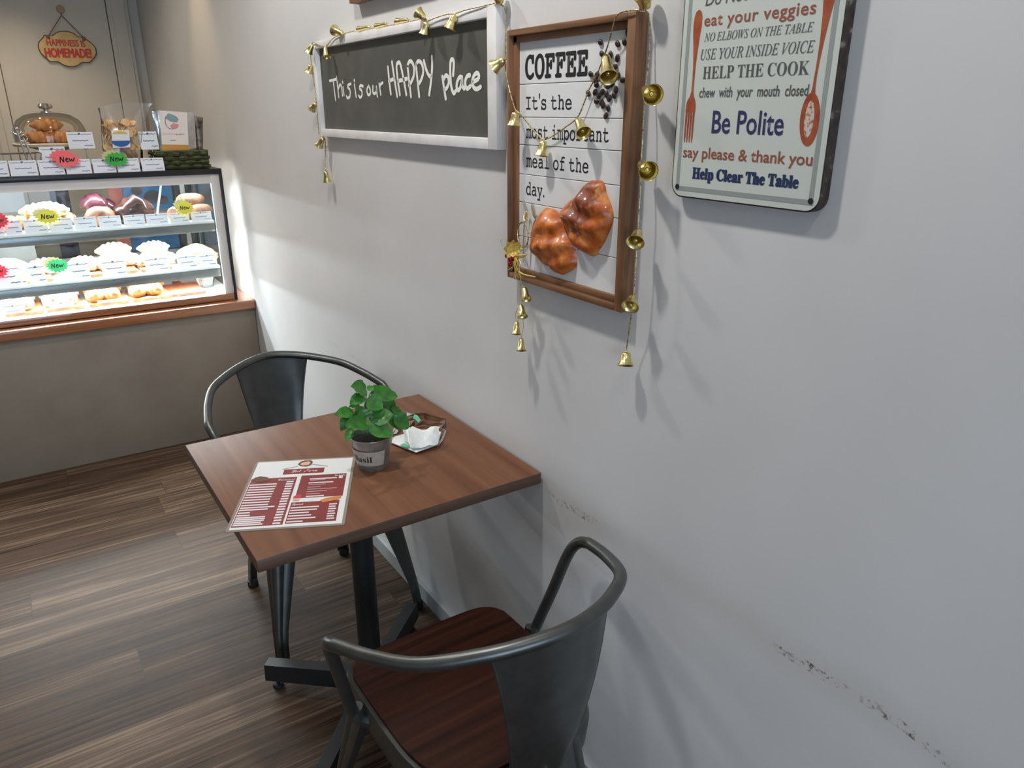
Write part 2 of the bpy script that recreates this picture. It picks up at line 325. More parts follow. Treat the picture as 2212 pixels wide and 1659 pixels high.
def lathe(bm, prof, seg=24, mtx=None, cap0=False, cap1=False):
    """prof: (radius, height) pairs about local z"""
    rings = []; mtx = mtx or Matrix.Identity(4)
    for r, z in prof:
        rings.append([bm.verts.new(mtx @ V((r*math.cos(2*math.pi*k/seg), r*math.sin(2*math.pi*k/seg), z))) for k in range(seg)])
    for a, b in zip(rings, rings[1:]):
        for k in range(seg): bm.faces.new((a[k], a[(k+1) % seg], b[(k+1) % seg], b[k]))
    if cap0: bm.faces.new(rings[0][::-1])
    if cap1: bm.faces.new(rings[-1])
def axis_matrix(o, z, x=None):
    z = V(z).normalized(); x = V(x) if x is not None else z.orthogonal(); x = (x - z*x.dot(z)).normalized(); y = z.cross(x)
    return Matrix(((x.x, y.x, z.x, o[0]), (x.y, y.y, z.y, o[1]), (x.z, y.z, z.z, o[2]), (0,0,0,1)))
def ball(bm, c, r, sub=2, scale=(1,1,1), rot=None):
    m = Matrix.Translation(V(c)) @ (rot.to_4x4() if rot is not None else Matrix.Identity(4)) @ Matrix.Diagonal((*scale, 1))
    return bmesh.ops.create_icosphere(bm, subdivisions=sub, radius=r, matrix=m)['verts']
def prism(bm, pts, nrm, th):
    """polygon (world points) thickened by th against nrm"""
    nrm = V(nrm).normalized(); a = [bm.verts.new(V(p)) for p in pts]; b = [bm.verts.new(V(p)-nrm*th) for p in pts]; n = len(a)
    bm.faces.new(a); bm.faces.new(b[::-1])
    for i in range(n): bm.faces.new((a[i], b[i], b[(i+1) % n], a[(i+1) % n]))
def stroke(bm, pts, nrm, w, th=.0004, smooth=4):
    """a flat pen stroke with round ends lying on a surface, along world points"""
    nrm = V(nrm).normalized(); P = spline(pts, smooth) if smooth and len(pts) > 2 else [V(p) for p in pts]
    L, Rr = [], []; n = len(P)
    for i in range(n):
        t = (P[min(i+1,n-1)]-P[max(i-1,0)]).normalized(); s = nrm.cross(t).normalized()*w/2
        L.append(P[i]+s); Rr.append(P[i]-s)
    t0 = (P[1]-P[0]).normalized(); t1 = (P[-1]-P[-2]).normalized()
    def cap(c, t, sgn):
        s = nrm.cross(t).normalized(); return [c + (s*math.cos(a)*sgn + t*math.sin(a))*w/2 for a in [math.pi*k/6 for k in range(1, 6)]]
    up_, lo_ = [], []
    va = [bm.verts.new(p+nrm*th) for p in L]; vb = [bm.verts.new(p+nrm*th) for p in Rr]
    for i in range(n-1): bm.faces.new((va[i], vb[i], vb[i+1], va[i+1]))
    e = [bm.verts.new(p+nrm*th) for p in cap(P[-1], t1, 1)]; bm.faces.new([va[-1]]+e+[vb[-1]])
    e = [bm.verts.new(p+nrm*th) for p in cap(P[0], -t0, 1)]; bm.faces.new([vb[0]]+e+[va[0]])
def rrect(w, h, r, n=5):
    o = []
    for cx, cy, a0 in ((w/2-r, h/2-r, 0), (-w/2+r, h/2-r, 90), (-w/2+r, -h/2+r, 180), (w/2-r, -h/2+r, 270)):
        for k in range(n+1):
            a = R(a0+90*k/n); o.append((cx+r*math.cos(a), cy+r*math.sin(a)))
    return o
def alpha(s, kind):
    b = {'bold': (0x1D400, 0x1D41A), 'italic': (0x1D434, 0x1D44E), 'mono': (0x1D670, 0x1D68A), 'script': (0x1D4D0, 0x1D4EA)}.get(kind)
    if not b: return s
    o = ''
    for c in s:
        if 'A' <= c <= 'Z': o += chr(b[0]+ord(c)-65)
        elif 'a' <= c <= 'z': o += '\u210e' if (kind == 'italic' and c == 'h') else chr(b[1]+ord(c)-97)
        else: o += c
    return o
_cap = {}
def text_bm(body, kind='plain', fat=0, space=1.0):
    def mk(s):
        c = bpy.data.curves.new('t', 'FONT'); c.body = alpha(s, kind); c.size = 1; c.resolution_u = 3; c.offset = fat; c.space_character = space
        o = bpy.data.objects.new('t', c); COL.objects.link(o)
        me = bpy.data.meshes.new_from_object(o.evaluated_get(bpy.context.evaluated_depsgraph_get()))
        bpy.data.objects.remove(o); bpy.data.curves.remove(c); return me
    key = (kind, fat)
    if key not in _cap:
        me = mk('H'); _cap[key] = max(v.co.y for v in me.vertices); bpy.data.meshes.remove(me)
    me = mk(body); bm = bmesh.new(); bm.from_mesh(me); bpy.data.meshes.remove(me)
    xs = [v.co.x for v in bm.verts]; x0, x1 = min(xs), max(xs)
    for v in bm.verts: v.co.x = (v.co.x-x0)/(x1-x0); v.co.y /= _cap[key]
    return bm                                    # width 1, cap height 1, baseline 0
def lettering(name, body, parent, m, o, xdir, ydir, width, cap, kind='plain', fat=0, lift=.0005, shear=0, space=1.0, heavy=0):
    """a line of printed text: o = left end of the baseline"""
    bm = text_bm(body, kind, fat, space); o, xd, yd = V(o), V(xdir).normalized(), V(ydir).normalized(); nz = xd.cross(yd)
    for v in bm.verts:
        x, y = v.co.x, v.co.y; v.co = o + xd*(x*width + shear*y*cap) + yd*(y*cap) + nz*lift
    if heavy:                                    # heavier strokes: shifted copies just under the face
        src = list(bm.faces)
        for k, (sx, sy) in enumerate(((-1, 0), (1, 0), (0, -.7), (0, .7), (-.7, -.5), (.7, .5))):
            d = bmesh.ops.duplicate(bm, geom=list({v for f in src for v in f.verts})+list({e for f in src for e in f.edges})+src)
            bmesh.ops.translate(bm, verts=[g_ for g_ in d['geom'] if isinstance(g_, bmesh.types.BMVert)], vec=xd*(sx*heavy*cap)+yd*(sy*heavy*cap)-nz*(lift*.12*(k+1)))
    return build(name, bm, m, parent, smooth=False)

# ---------------------------------------------------------------- the room
def struct(name, bm, m, **k): return tag(build(name, bm, m, smooth=False, **k), kind='structure')
XL, YF, YB, HC = -4.2, -2.6, 5.75, 2.75
b = bmesh.new(); box(b, (XL, YF, -.06), (.12, YB+.1, 0)); struct('floor', b, M['floor'])
b = bmesh.new(); box(b, (XL, YF, HC), (.12, YB+.1, HC+.06)); struct('ceiling', b, M['ceiling'])
b = bmesh.new(); box(b, (0, YF, 0), (.12, YB+.1, HC)); struct('wall_right', b, M['wall'])
b = bmesh.new(); box(b, (XL, YB, 0), (0, YB+.1, HC)); struct('wall_back', b, M['wallplain'])
b = bmesh.new(); box(b, (XL-.1, YF, 0), (XL, YB+.1, HC)); struct('wall_left', b, M['wallplain'])
b = bmesh.new()                                   # street front with a wide window opening behind the camera
box(b, (XL, YF-.1, 0), (.12, YF, .35)); box(b, (XL, YF-.1, 2.45), (.12, YF, HC)); box(b, (XL, YF-.1, .35), (-3.6, YF, 2.45)); box(b, (-.3, YF-.1, .35), (.12, YF, 2.45))
struct('wall_front', b, M['wallplain'])
b = bmesh.new(); box(b, (-.012, YF, 0), (0, 3.70, .0575), .002); struct('baseboard_right', b, M['base'])
# cream panelled door behind the counter, with its casing on both sides
xa, xb2 = at(261, 215, 1, YB-.03).x, at(306, 212, 1, YB-.03).x
xl = at(17, 215, 1, YB-.03).x
b = bmesh.new(); box(b, (xl, YB-.03, .01), (xa, YB, 2.5), .003); struct('door_1', b, M['door'])
b = bmesh.new(); box(b, (xa+.004, YB-.045, 0), (xb2, YB, 2.6), .004); box(b, (xa+.03, YB-.055, 0), (xb2-.02, YB-.04, 2.6), .004); struct('trim_1', b, M['door'])
b = bmesh.new(); box(b, (xl-.12, YB-.06, 0), (xl-.004, YB, 2.6), .004); box(b, (xl-.09, YB-.075, 0), (xl-.05, YB-.05, 2.6), .006); struct('trim_2', b, M['door'])

# ---------------------------------------------------------------- counter: base and wood ledge
YP, YL, ZL, ZLB = 3.703, 3.681, .6706, .6267
ct = thing('service_counter', (-1.6, 4.0, 0), 'taupe laminate service counter with an orange-brown wooden ledge below the display case', 'counter')
b = bmesh.new(); box(b, (XL+1, YP, 0), (-.004, 4.45, ZLB), .002); build('counter_panel', b, M['panel'], ct)
b = bmesh.new(); box(b, (XL+1, YL, ZLB), (-.002, 4.47, ZL), .006, 3); tag(build('wooden_ledge', b, M['ledge'], ct), 'orange-brown wooden ledge')

# ---------------------------------------------------------------- cake display case
YC, CXR, CXL, ZT = 3.735, -.0705, -1.55, 1.2865
case = thing('cake_display_case', (-.8, 4.0, ZL), 'lit glass pastry display case with black frame on the wooden counter', 'display case')
b = bmesh.new(); box(b, (CXL, YC-.004, ZT-.024), (CXR, YC+.03, ZT), .002); build('top_rail', b, M['caseblack'], case)
b = bmesh.new(); box(b, (CXL, YC+.03, ZT-.010), (CXR, 4.42, ZT-.002)); build('top_panel', b, M['caseblack'], case)
b = bmesh.new(); box(b, (CXL, YC+.006, 1.222), (CXR-.03, YC+.012, ZT-.024)); build('lamp_housing', b, M['stile'], case)
b = bmesh.new(); box(b, (CXR-.012, YC-.004, ZL), (CXR, YC+.012, ZT-.02), .001); build('corner_post', b, M['caseblack'], case)
b = bmesh.new(); box(b, (CXR-.052, YC+.004, ZL+.03), (CXR-.013, YC+.02, ZT-.024), .001); st = build('corner_stile', b, M['stile'], case); tag(st, 'pale aluminium stile beside the black post')
b = bmesh.new(); box(b, (CXL, YC-.002, ZL+.004), (CXR-.013, YC+.02, ZL+.034), .002); tag(build('plinth', b, M['ledge'], case), 'brown wooden strip under the glass')
b = bmesh.new(); box(b, (CXL, YC, ZL+.034), (CXR-.05, YC+.004, 1.223)); build('front_glass', b, M['glass'], case)
b = bmesh.new(); box(b, (CXR-.008, YC+.02, ZL+.02), (CXR-.003, 4.38, ZT-.02)); build('side_glass', b, M['glass'], case)
b = bmesh.new(); box(b, (CXL, 4.40, ZL), (CXR, 4.42, .80)); box(b, (CXL, 4.40, 1.235), (CXR, 4.42, ZT-.012)); box(b, (CXR-.008, 4.40, ZL), (CXR, 4.42, ZT-.012)); build('rear_frame', b, M['steel'], case)
b = bmesh.new(); box(b, (CXL, 4.385, .80), (-.85, 4.391, 1.235)); build('sliding_door', b, M['backglass'], case)
b = bmesh.new(); box(b, (-.87, 4.395, .80), (CXR-.02, 4.399, 1.235)); build('sliding_door', b, M['glass'], case)
DECK = {}
for nm, z, y0 in (('A', 1.052, 3.765), ('B', .838, 3.765)):
    b = bmesh.new(); box(b, (CXL+.01, y0, z-.012), (CXR-.055, 4.38, z), .001); sh = build('shelf', b, M['deck'], case)
    b = bmesh.new(); box(b, (CXL+.01, y0-.003, z-.05), (CXR-.057, y0+.012, z-.0125), .001); build('shelf_trim', b, M['steel'], sh)
    b = bmesh.new(); box(b, (CXL+.02, y0+.055, z-.028), (CXR-.07, y0+.070, z-.0135)); build('light_strip', b, M['led'], sh)
    DECK[nm] = z
DECK['C'] = .704
b = bmesh.new(); box(b, (CXL+.01, YC+.022, ZL+.005), (CXR-.01, 4.40, .704)); build('floor_deck', b, M['deck'], case)
b = bmesh.new(); box(b, (CXL+.02, 3.86, 1.226), (CXR-.06, 3.88, 1.240)); build('light_strip', b, M['led'], case)
def case_led(z, y, p): lamp('case_led', 'AREA', (-.80, y, z), p, (.86, .94, 1), (1.36, .012), (-.80, y-.14, z-.42))
case_led(1.2225, 3.87, 10.5); case_led(.999, 3.83, 18); case_led(.785, 3.83, 22)

# ---------------------------------------------------------------- price cards
def price_card(px0, px1, pyt, pyb, y, z0, label, group, name='price_card', lean=.25, stand=None):
    """a small white card leaning back; its foot stands at depth y on height z0"""
    a = at(px0, pyb, 1, y); c = at(px1, pyb, 1, y); w = c.x-a.x
    t = at((px0+px1)/2, pyt, 1, y+.012); h = t.z-z0
    o = thing(name, ((a.x+c.x)/2, y, z0), label, 'price card', group)
    up = V((0, math.sin(lean), math.cos(lean))); hh = h/math.cos(lean); nz = V((0, -math.cos(lean), math.sin(lean)))
    base = V((a.x, y, z0)); X = V((1,0,0))
    b = bmesh.new(); prism(b, [base, base+X*w, base+X*w+up*hh, base+up*hh], nz, .0012); build('card', b, M['card'], o, smooth=False)
    b = bmesh.new()
    def row(u0, u1, v, wd):
        n = max(3, int((u1-u0)*14)); pts = [base+X*w*(u0+(u1-u0)*k/n)+up*hh*(v+.018*math.sin(k*2.4+u0*40)) for k in range(n+1)]
        stroke(b, pts, nz, hh*wd, .0004, 1)
    row(.06, .40, .86, .035); row(.56, .94, .86, .035); row(.46, .50, .88, .11); row(.2, .78, .48, .05); row(.62, .92, .18, .05)
    build('print', b, M['cardink'], o, smooth=False)
    if stand:
        b = bmesh.new(); c0 = V((a.x+w*.62, y+.008, z0+.012)); tube(b, [c0+V((.016*math.cos(k*.52), 0, .016*math.sin(k*.52))) for k in range(12)], .0012, 6, True)
        tube(b, [c0+V((0, .004, -.012)), V((c0.x, y+.006, stand))], .0014, 6); build('card_clip', b, M['silver'], o)
    return o
ORD = ['leftmost', 'second', 'third', 'fourth', 'fifth', 'sixth', 'seventh', 'eighth', 'ninth', 'rightmost']
top_cards = [(-34, 20), (23, 83), (86, 141), (144, 199), (203, 252), (255, 304), (308, 357)]
for i, (a, c) in enumerate(top_cards):
    s = ['leftmost white price card on the case top, cut by the photo edge', 'second white price card from the left along the case top front edge', 'white price card on the case top directly below the pink star', 'white price card just right of the pink star on the case top', 'white price card on the case top below the green star', 'white price card on the case top just right of the green star', 'rightmost white price card on the case top, beside the green basket'][i]
    price_card(a, c, 347.5-(a+c)*.010, 375-(a+c)*.010, 3.745, ZT, s, 'price cards along the case top')
price_card(148, 205, 285, 314, 3.90, ZT+.094, 'white price card clipped up high in front of the glass cake dome', 'raised price cards', stand=ZT)
price_card(305, 344, 284, 318, 3.86, ZT+.085, 'white price card clipped up high between chip bag and white pouch', 'raised price cards', stand=ZT)
price_card(89, 145, 317, 345, 3.82, ZT+.028, 'white price card half hidden behind the pink star on the case top', 'raised price cards', stand=ZT)
sa = [(-30, 11), (13, 50), (54, 106), (109, 160), (163, 212), (216, 265), (270, 316), (319, 366), (370, 412), (416, 460)]
for i, (a, c) in enumerate(sa):
    x = (a+c)/2
    price_card(a, c, 477-x*.046, 505-x*.044, 3.772, 1.052, f'white price card on the upper case shelf edge, {ORD[i]} of the row', 'price cards on the upper shelf')
for (a, c), s in zip([(-18, 48), (62, 100), (150, 196), (222, 276), (316, 368), (386, 429), (433, 471)], ['white price card at the photo edge beside the lower red star on the middle shelf', 'white price card left of the mint green star on the middle shelf', 'white price card right of the mint green star on the middle shelf', 'white price card in front of the sugared croissants on the middle shelf', 'white price card in front of the cream-topped croissant on the middle shelf', 'white price card in front of the cheese bread on the middle shelf', 'rightmost white price card on the middle shelf']):
    x = (a+c)/2
    price_card(a, c, 577-x*.062, 605-x*.058, 3.774, .838, s, 'price cards on the middle shelf')
for (a, c), s in zip([(8, 58), (110, 165), (215, 262), (306, 352), (401, 443)], ['leftmost white price card in front of the bottom shelf pastries', 'second white price card on the bottom of the case', 'third white price card on the bottom of the case', 'fourth white price card on the bottom of the case', 'white price card on the empty dark board at the bottom of the case']):
    x = (a+c)/2
    price_card(a, c, 659-x*.055, 688-x*.062, 3.79, .704, s, 'price cards on the bottom shelf')

# ---------------------------------------------------------------- starburst cards lettered New
def star_card(px, py, y, rx, rz, m, label, tilt=0, ink=True):
    c = at(px, py, 1, y); o = thing('star_card', c, label, 'star card', 'starburst New cards')
    def ring(ax, az, yy, n=15, k=.78, ph=0):
        return [c+V((ax*(1 if i % 2 else k)*math.cos(math.pi*i/n+ph), yy, az*(1 if i % 2 else k)*math.sin(math.pi*i/n+ph))) for i in range(2*n)]
    b = bmesh.new(); prism(b, ring(rx, rz, 0), (0,-1,0), .0012); build('card', b, m, o, smooth=False)
    b = bmesh.new(); prism(b, [p+V((-rx*.32, .0025, rz*.42)) for p in ring(rx*.92, rz*.9, 0, 13, .8, .2)], (0,-1,0), .0012); build('backing_star', b, m if m in (M['starpink'], M['starred']) else M['kraft'], o, smooth=False)
    if ink:
        b = bmesh.new(); s = rx*.30; f = lambda u, v: c+V((u*s, 0, v*s*.9))
        for st_ in ([(-1.7,-.7),(-1.5,.8)], [(-1.5,.8),(-.9,-.6)], [(-.9,-.6),(-.75,.8)], [(-.35,0),(.15,.1),(.1,.4),(-.2,.35),(-.35,-.2),(-.1,-.6),(.3,-.4)], [(.5,.4),(.75,-.5),(1.05,.2),(1.3,-.5),(1.75,.5)]):
            stroke(b, [f(*q) for q in st_], (0,-1,0), s*.26, .0006)
        build('lettering', b, M['ink'], o, smooth=False)
    return o
star_card(145, 345, 3.737, .052, .032, M['starpink'], 'pink starburst card lettered New above the case top price cards')
star_card(252, 344, 3.737, .048, .031, M['stargreen'], 'green starburst card lettered New above the case top price cards')
star_card(103, 468, 3.765, .046, .030, M['staryellow'], 'mustard yellow starburst card lettered New on the upper shelf')
star_card(399, 449, 3.765, .040, .032, M['staryellow'], 'pale yellow starburst card on the bread rolls of the upper shelf')
star_card(-6, 476, 3.765, .042, .034, M['starred'], 'red starburst card at the photo edge on the upper shelf')
star_card(-8, 586, 3.766, .044, .032, M['starred'], 'red starburst card at the photo edge on the middle shelf')
star_card(124, 574, 3.766, .044, .030, M['stargm'], 'mint green starburst card lettered New on the middle shelf')

# ---------------------------------------------------------------- pastries
def croissant_bm(L=.13, Wd=.034, bend=.5, ridges=6):
    b = bmesh.new(); n = 30; pts, rr = [], []
    for i in range(n+1):
        t = -1+2*i/n; pts.append(V((t*L/2, bend*L*.35*t*t - bend*L*.12, 0)))
        env = max(.12, (1-abs(t)**2.2))**.75; rid = 1+.10*math.sin((t*ridges*.5)*2*math.pi)
        rr.append(Wd*env*rid)
    tube(b, pts, rr, 12)
    for v in b.verts: v.co.z *= .82
    zmin = min(v.co.z for v in b.verts)
    for v in b.verts: v.co.z = max(v.co.z, zmin*.75)
    zmin = min(v.co.z for v in b.verts); bmesh.ops.translate(b, verts=b.verts, vec=(0,0,-zmin)); return b
def loaf_bm(L, Wd, H, lump=.12, seed=1):
    b = bmesh.new(); r = random.Random(seed); vs = ball(b, (0,0,0), 1, 3)
    ph = [r.uniform(0, 6) for _ in range(6)]
    for v in vs:
        c = v.co; k = 1+lump*(math.sin(5*c.x+ph[0])*math.cos(4*c.y+ph[1])+.5*math.sin(9*c.z+ph[2])*math.cos(8*c.x+ph[3]))
        v.co = V((c.x*k*L/2, c.y*k*Wd/2, max(c.z, -.35)*k*H*.72))
    z = min(v.co.z for v in b.verts); bmesh.ops.translate(b, verts=b.verts, vec=(0,0,-z)); return b
def pastry(name, bm, m, px, py, y, z, rot, label, cat, group, dz=0, tiltx=0):
    p = at(px, py, 1, y); loc = V((p.x, y, z+dz))
    o = build(name, bm, m, world=False, org=loc, ang=60); o.rotation_euler = (tiltx, 0, rot); tag(o, label, cat, group); return o
G = 'pastries on the case shelves'
def board(px0, px1, y0, y1, z, label, m='board', name='serving_board'):
    a = at(px0, 590, 1, y0).x; c = at(px1, 590, 1, y0).x
    b = bmesh.new(); box(b, (a, y0, z), (c, y1, z+.014), .003); hx = (a+c)/2
    box(b, (hx-.018, y1-.004, z+.001), (hx+.018, y1+.07, z+.013), .003)
    return tag(build(name, b, M[m], org=(hx, (y0+y1)/2, z)), label, 'serving board', 'serving boards in the case')
# upper shelf
zA = DECK['A']
pastry('croissant', croissant_bm(.15, .045), M['pastry'], 6, 470, 3.88, zA, .3, 'plain golden croissant at the photo edge on the upper shelf', 'pastry', G)
for k, (px, dy, dz, ro) in enumerate(((62, .10, 0, .2), (95, .02, 0, -.25), (128, .12, 0, .5), (88, .07, .045, .1), (112, .09, .045, -.5))):
    pastry('almond_croissant', croissant_bm(.15, .044, .4), M['almond'], px, 470, 3.84+dy, zA, ro, ['sugared almond croissant at the left of the upper shelf pile', 'sugared almond croissant at the front of the upper shelf pile behind yellow star', 'sugared almond croissant at the right of the upper shelf pile', 'sugared almond croissant on top left of the upper shelf pile', 'sugared almond croissant on top right of the upper shelf pile'][k], 'pastry', 'sugared almond croissants', dz)
pastry('brioche_loaf', loaf_bm(.135, .11, .088, .06, 3), M['crust'], 215, 460, 3.86, zA, .2, 'brown crusted brioche at the front of the upper shelf', 'pastry', G)
pastry('glazed_bun', loaf_bm(.115, .10, .070, .10, 4), M['purple'], 206, 455, 3.93, zA, .1, 'dark berry glazed bun stacked behind the brown brioche', 'pastry', G, .065)
pastry('glazed_bun', loaf_bm(.08, .08, .055, .10, 9), M['purple'], 232, 452, 3.98, zA, .4, 'small berry glazed bun behind the right of the brown brioche', 'pastry', G, .05)
pastry('chocolate_croissant', loaf_bm(.17, .12, .115, .14, 5), M['choco'], 290, 458, 3.88, zA, -.1, 'black chocolate glazed croissant in the middle of the upper shelf', 'pastry', G)
pastry('chocolate_crumb_tray', loaf_bm(.21, .12, .012, .3, 6), M['crust'], 298, 458, 3.87, zA, 0, 'flat bed of chocolate crumbs under the glazed croissant', 'pastry', G)
def roll_bm(L, r0):
    b = bmesh.new(); pts = [V((0, t*L, 0)) for t in (0, .1, .3, .5, .7, .9, 1)]
    tube(b, pts, [r0*k for k in (.80, .98, 1, .96, .86, .62, .3)], 16); 
    bmesh.ops.translate(b, verts=b.verts, vec=(0,0,r0)); return b
for px, dy, dz, ro, s in ((372, 0, 0, -.5, 'left'), (412, .03, 0, -.75, 'right'), (392, .05, .05, -.85, 'top')):
    pastry('cone_roll', roll_bm(.16, .034), M['rolls'], px, 448, 3.80+dy, zA, ro, f'brown bread cone roll, {s} one of the pile of three', 'pastry', 'bread rolls beside the pale star', dz)
b = bmesh.new(); p0 = at(334, 450, 1, 3.90); p1 = at(348, 397, 1, 3.99); tube(b, [V((p0.x, 3.90, zA+.004)), p1], .0045, 8)
tag(build('tongs_rod', b, M['deck'], org=(p0.x, 3.90, zA)), 'thin white serving rod leaning beside the bread rolls', 'serving rod')
# middle shelf
zB = DECK['B']
pastry('white_loaf', loaf_bm(.20, .15, .10, .06, 7), M['sugar'], 14, 575, 3.90, zB, 0, 'large white sugared loaf at the photo edge on the middle shelf', 'pastry', G)  # overexposed pile built as one loaf, its glare put into the colour
board(52, 112, 3.79, 3.99, zB, 'serving board left of the mint green star on the middle shelf')
board(158, 222, 3.79, 3.99, zB, 'serving board under the small sugared croissant, right of mint star')
board(230, 300, 3.79, 4.02, zB, 'serving board under the sugared croissant pile on the middle shelf')
board(306, 375, 3.79, 4.02, zB, 'serving board under the cream-topped croissants on the middle shelf')
for k, (px, py, dy, dz, ro, s) in enumerate(((95, 575, .10, .014, .2, 'sugared croissant behind the mint green star'), (185, 575, .06, .014, -.3, 'small sugared croissant between mint star and croissant pile'), (238, 570, .05, .014, .4, 'left sugared croissant of the middle shelf pile'), (268, 566, .10, .014, -.3, 'right sugared croissant of the middle shelf pile'), (250, 566, .09, .06, .1, 'top sugared croissant of the middle shelf pile'))):
    pastry('sugared_croissant', croissant_bm(.15, .046, .4), M['sugar'], px, py, 3.84+dy, zB, ro, s, 'pastry', 'sugared croissants on the middle shelf', dz)
for px, dy, dz, ro, s in ((318, .04, .014, .5, 'left cream-topped croissant on the middle shelf'), (350, .08, .014, -.4, 'right cream-topped croissant on the middle shelf'), (336, .09, .06, 0, 'upper cream-topped croissant on the middle shelf')):
    pastry('cream_croissant', croissant_bm(.14, .04, .4), M['sugar'], px, 565, 3.84+dy, zB, ro, s, 'pastry', 'cream croissants on the middle shelf', dz)
b = bmesh.new(); c0 = at(334, 530, 1, 3.93)
for k in range(9):
    a = k*2*math.pi/9; ball(b, c0+V((.013*math.cos(a), .013*math.sin(a), .004)), .008, 2)
ball(b, c0+V((0,0,.010)), .013, 2); tube(b, [c0, V((c0.x, c0.y, zB+.09))], .004, 6)
tag(build('sugar_flower', b, M['deck'], org=(c0.x, c0.y, zB+.09)), 'white sugar flower pick standing in the cream-topped croissants', 'decoration')
pastry('cheese_bread', loaf_bm(.20, .13, .085, .10, 8), M['cheese'], 425, 555, 3.92, zB, -.5, 'pale cheese bread behind the right price cards on the middle shelf', 'pastry', G)
b = bmesh.new(); prism(b, [at(414, 545, 1, 3.84), at(472, 548, 1, 3.90), at(440, 530, 1, 3.93), at(418, 527, 1, 3.90)], (0,-1,.2), .02)
tag(build('bread_wedge', b, M['cheese'], org=at(440, 548, 1, 3.88)), 'golden pointed bread wedge at the right end of the middle shelf', 'pastry', G)
# bottom
zC = DECK['C']
for px0, px1, s in ((-10, 76, 'leftmost'), (84, 168, 'second'), (180, 268, 'third'), (276, 366, 'fourth')):
    board(px0, px1, 3.79, 4.02, zC, f'serving board on the bottom of the case, {s} of the loaded ones')
board(362, 440, 3.80, 4.05, zC, 'bare dark serving board at the right of the case bottom', 'boarddark')
for i, (px, nm) in enumerate(((35, 'far left'), (132, 'second'), (226, 'third'), (320, 'fourth'))):
    for j, (dx, dy, dz, ro) in enumerate(((-19, .02, .014, 1.25), (19, .02, .014, -1.25), (-18, .15, .014, .9), (18, .15, .014, -.9), (0, .085, .072, .15))):
        pastry('filled_croissant', croissant_bm(.115, .039, .4, 6), M['sugar'] if i < 2 or j == 4 else M['pastry'], px+dx, 660, 3.84+dy, zC, ro, f'{"sugared" if i < 2 or j == 4 else "golden"} croissant, {("front left", "front right", "rear left", "rear right", "top")[j]} of the {nm} pile at the case bottom', 'pastry', 'croissant piles at the case bottom', dz)  # left piles sugared; on golden piles the white top paints in LED overexposure
cu = at(447, 632, 1, 3.95); cup = thing('plastic_cup', (cu.x, 3.95, zC), 'clear plastic tub at the right end of the case bottom', 'tub')
b = bmesh.new(); lathe(b, [(.030, 0), (.036, .004), (.052, .075), (.054, .075), (.055, .085)], 20, Matrix.Translation((cu.x, 3.95, zC)), True); build('tub_body', b, M['clearplastic'], cup)
b = bmesh.new(); tube(b, [V((cu.x+.02*math.cos(k*.6), 3.95+.02*math.sin(k*.6), zC+.02+.003*k)) for k in range(16)], .004, 6); build('clip_coil', b, M['silver'], cup)
# printed boards and boxes behind the rear doors of the case
def back_item(name, px0, px1, pyt, pyb, y, m, label, cat, th=.02, group=None):
    a = at(px0, pyb, 1, y); c = at(px1, pyt, 1, y); b = bmesh.new(); box(b, (a.x, y, a.z), (c.x, y+th, c.z), .002)
    return tag(build(name, b, M[m], org=((a.x+c.x)/2, y+th/2, a.z)), label, cat, group)
bc = bmesh.new(); box(bc, (XL+1.2, 4.62, 0), (-.02, 5.2, .80), .004); tag(build('back_counter', bc, M['steel'], org=(-1.5, 4.9, 0)), 'steel work counter behind the display case', 'counter')
def stand_item(name, px0, px1, pyt, y, m, label, cat, th=.02, group=None):
    a = at(px0, pyt, 1, y); c = at(px1, pyt, 1, y); b = bmesh.new(); box(b, (a.x+.001, y, .80), (c.x, y+th, c.z), .002)
    return tag(build(name, b, M[m], org=((a.x+c.x)/2, y+th/2, .80)), label, cat, group)
po = stand_item('menu_poster', 262, 369, 397, 4.66, 'blue', 'blue food poster standing behind the case, right of the coral one', 'poster', .01)
b = bmesh.new()
for px, py, r in ((330, 425, .045), (295, 412, .03), (352, 432, .03)):
    c = at(px, py, 1, 4.659); prism(b, [c+V((r*math.cos(k*.42), 0, r*.8*math.sin(k*.42))) for k in range(15)], (0,-1,0), .001)
build('poster_print', b, M['tealink'], po, smooth=False)
stand_item('menu_poster', 228, 260, 392, 4.67, 'coral', 'coral pink poster standing behind the case, left of the blue one', 'poster', .01)
stand_item('storage_box', 104, 145, 400, 4.66, 'navybox', 'dark navy box standing behind the case, behind the almond croissants', 'box', .12)
for k, (a, c, m) in enumerate(((373, 385, 'binder'), (386, 397, 'deck'), (398, 410, 'binder'), (411, 420, 'bindergrey'), (421, 430, 'binder'))):
    stand_item('ring_binder', a, c, 394, 4.66, m, ['dark binder right beside the blue poster behind the case', 'white binder between two dark binders behind the case', 'middle dark binder of the row behind the case', 'grey binder of the row behind the case', 'rightmost dark binder of the row behind the case'][k], 'binder', .2, 'binders behind the case')

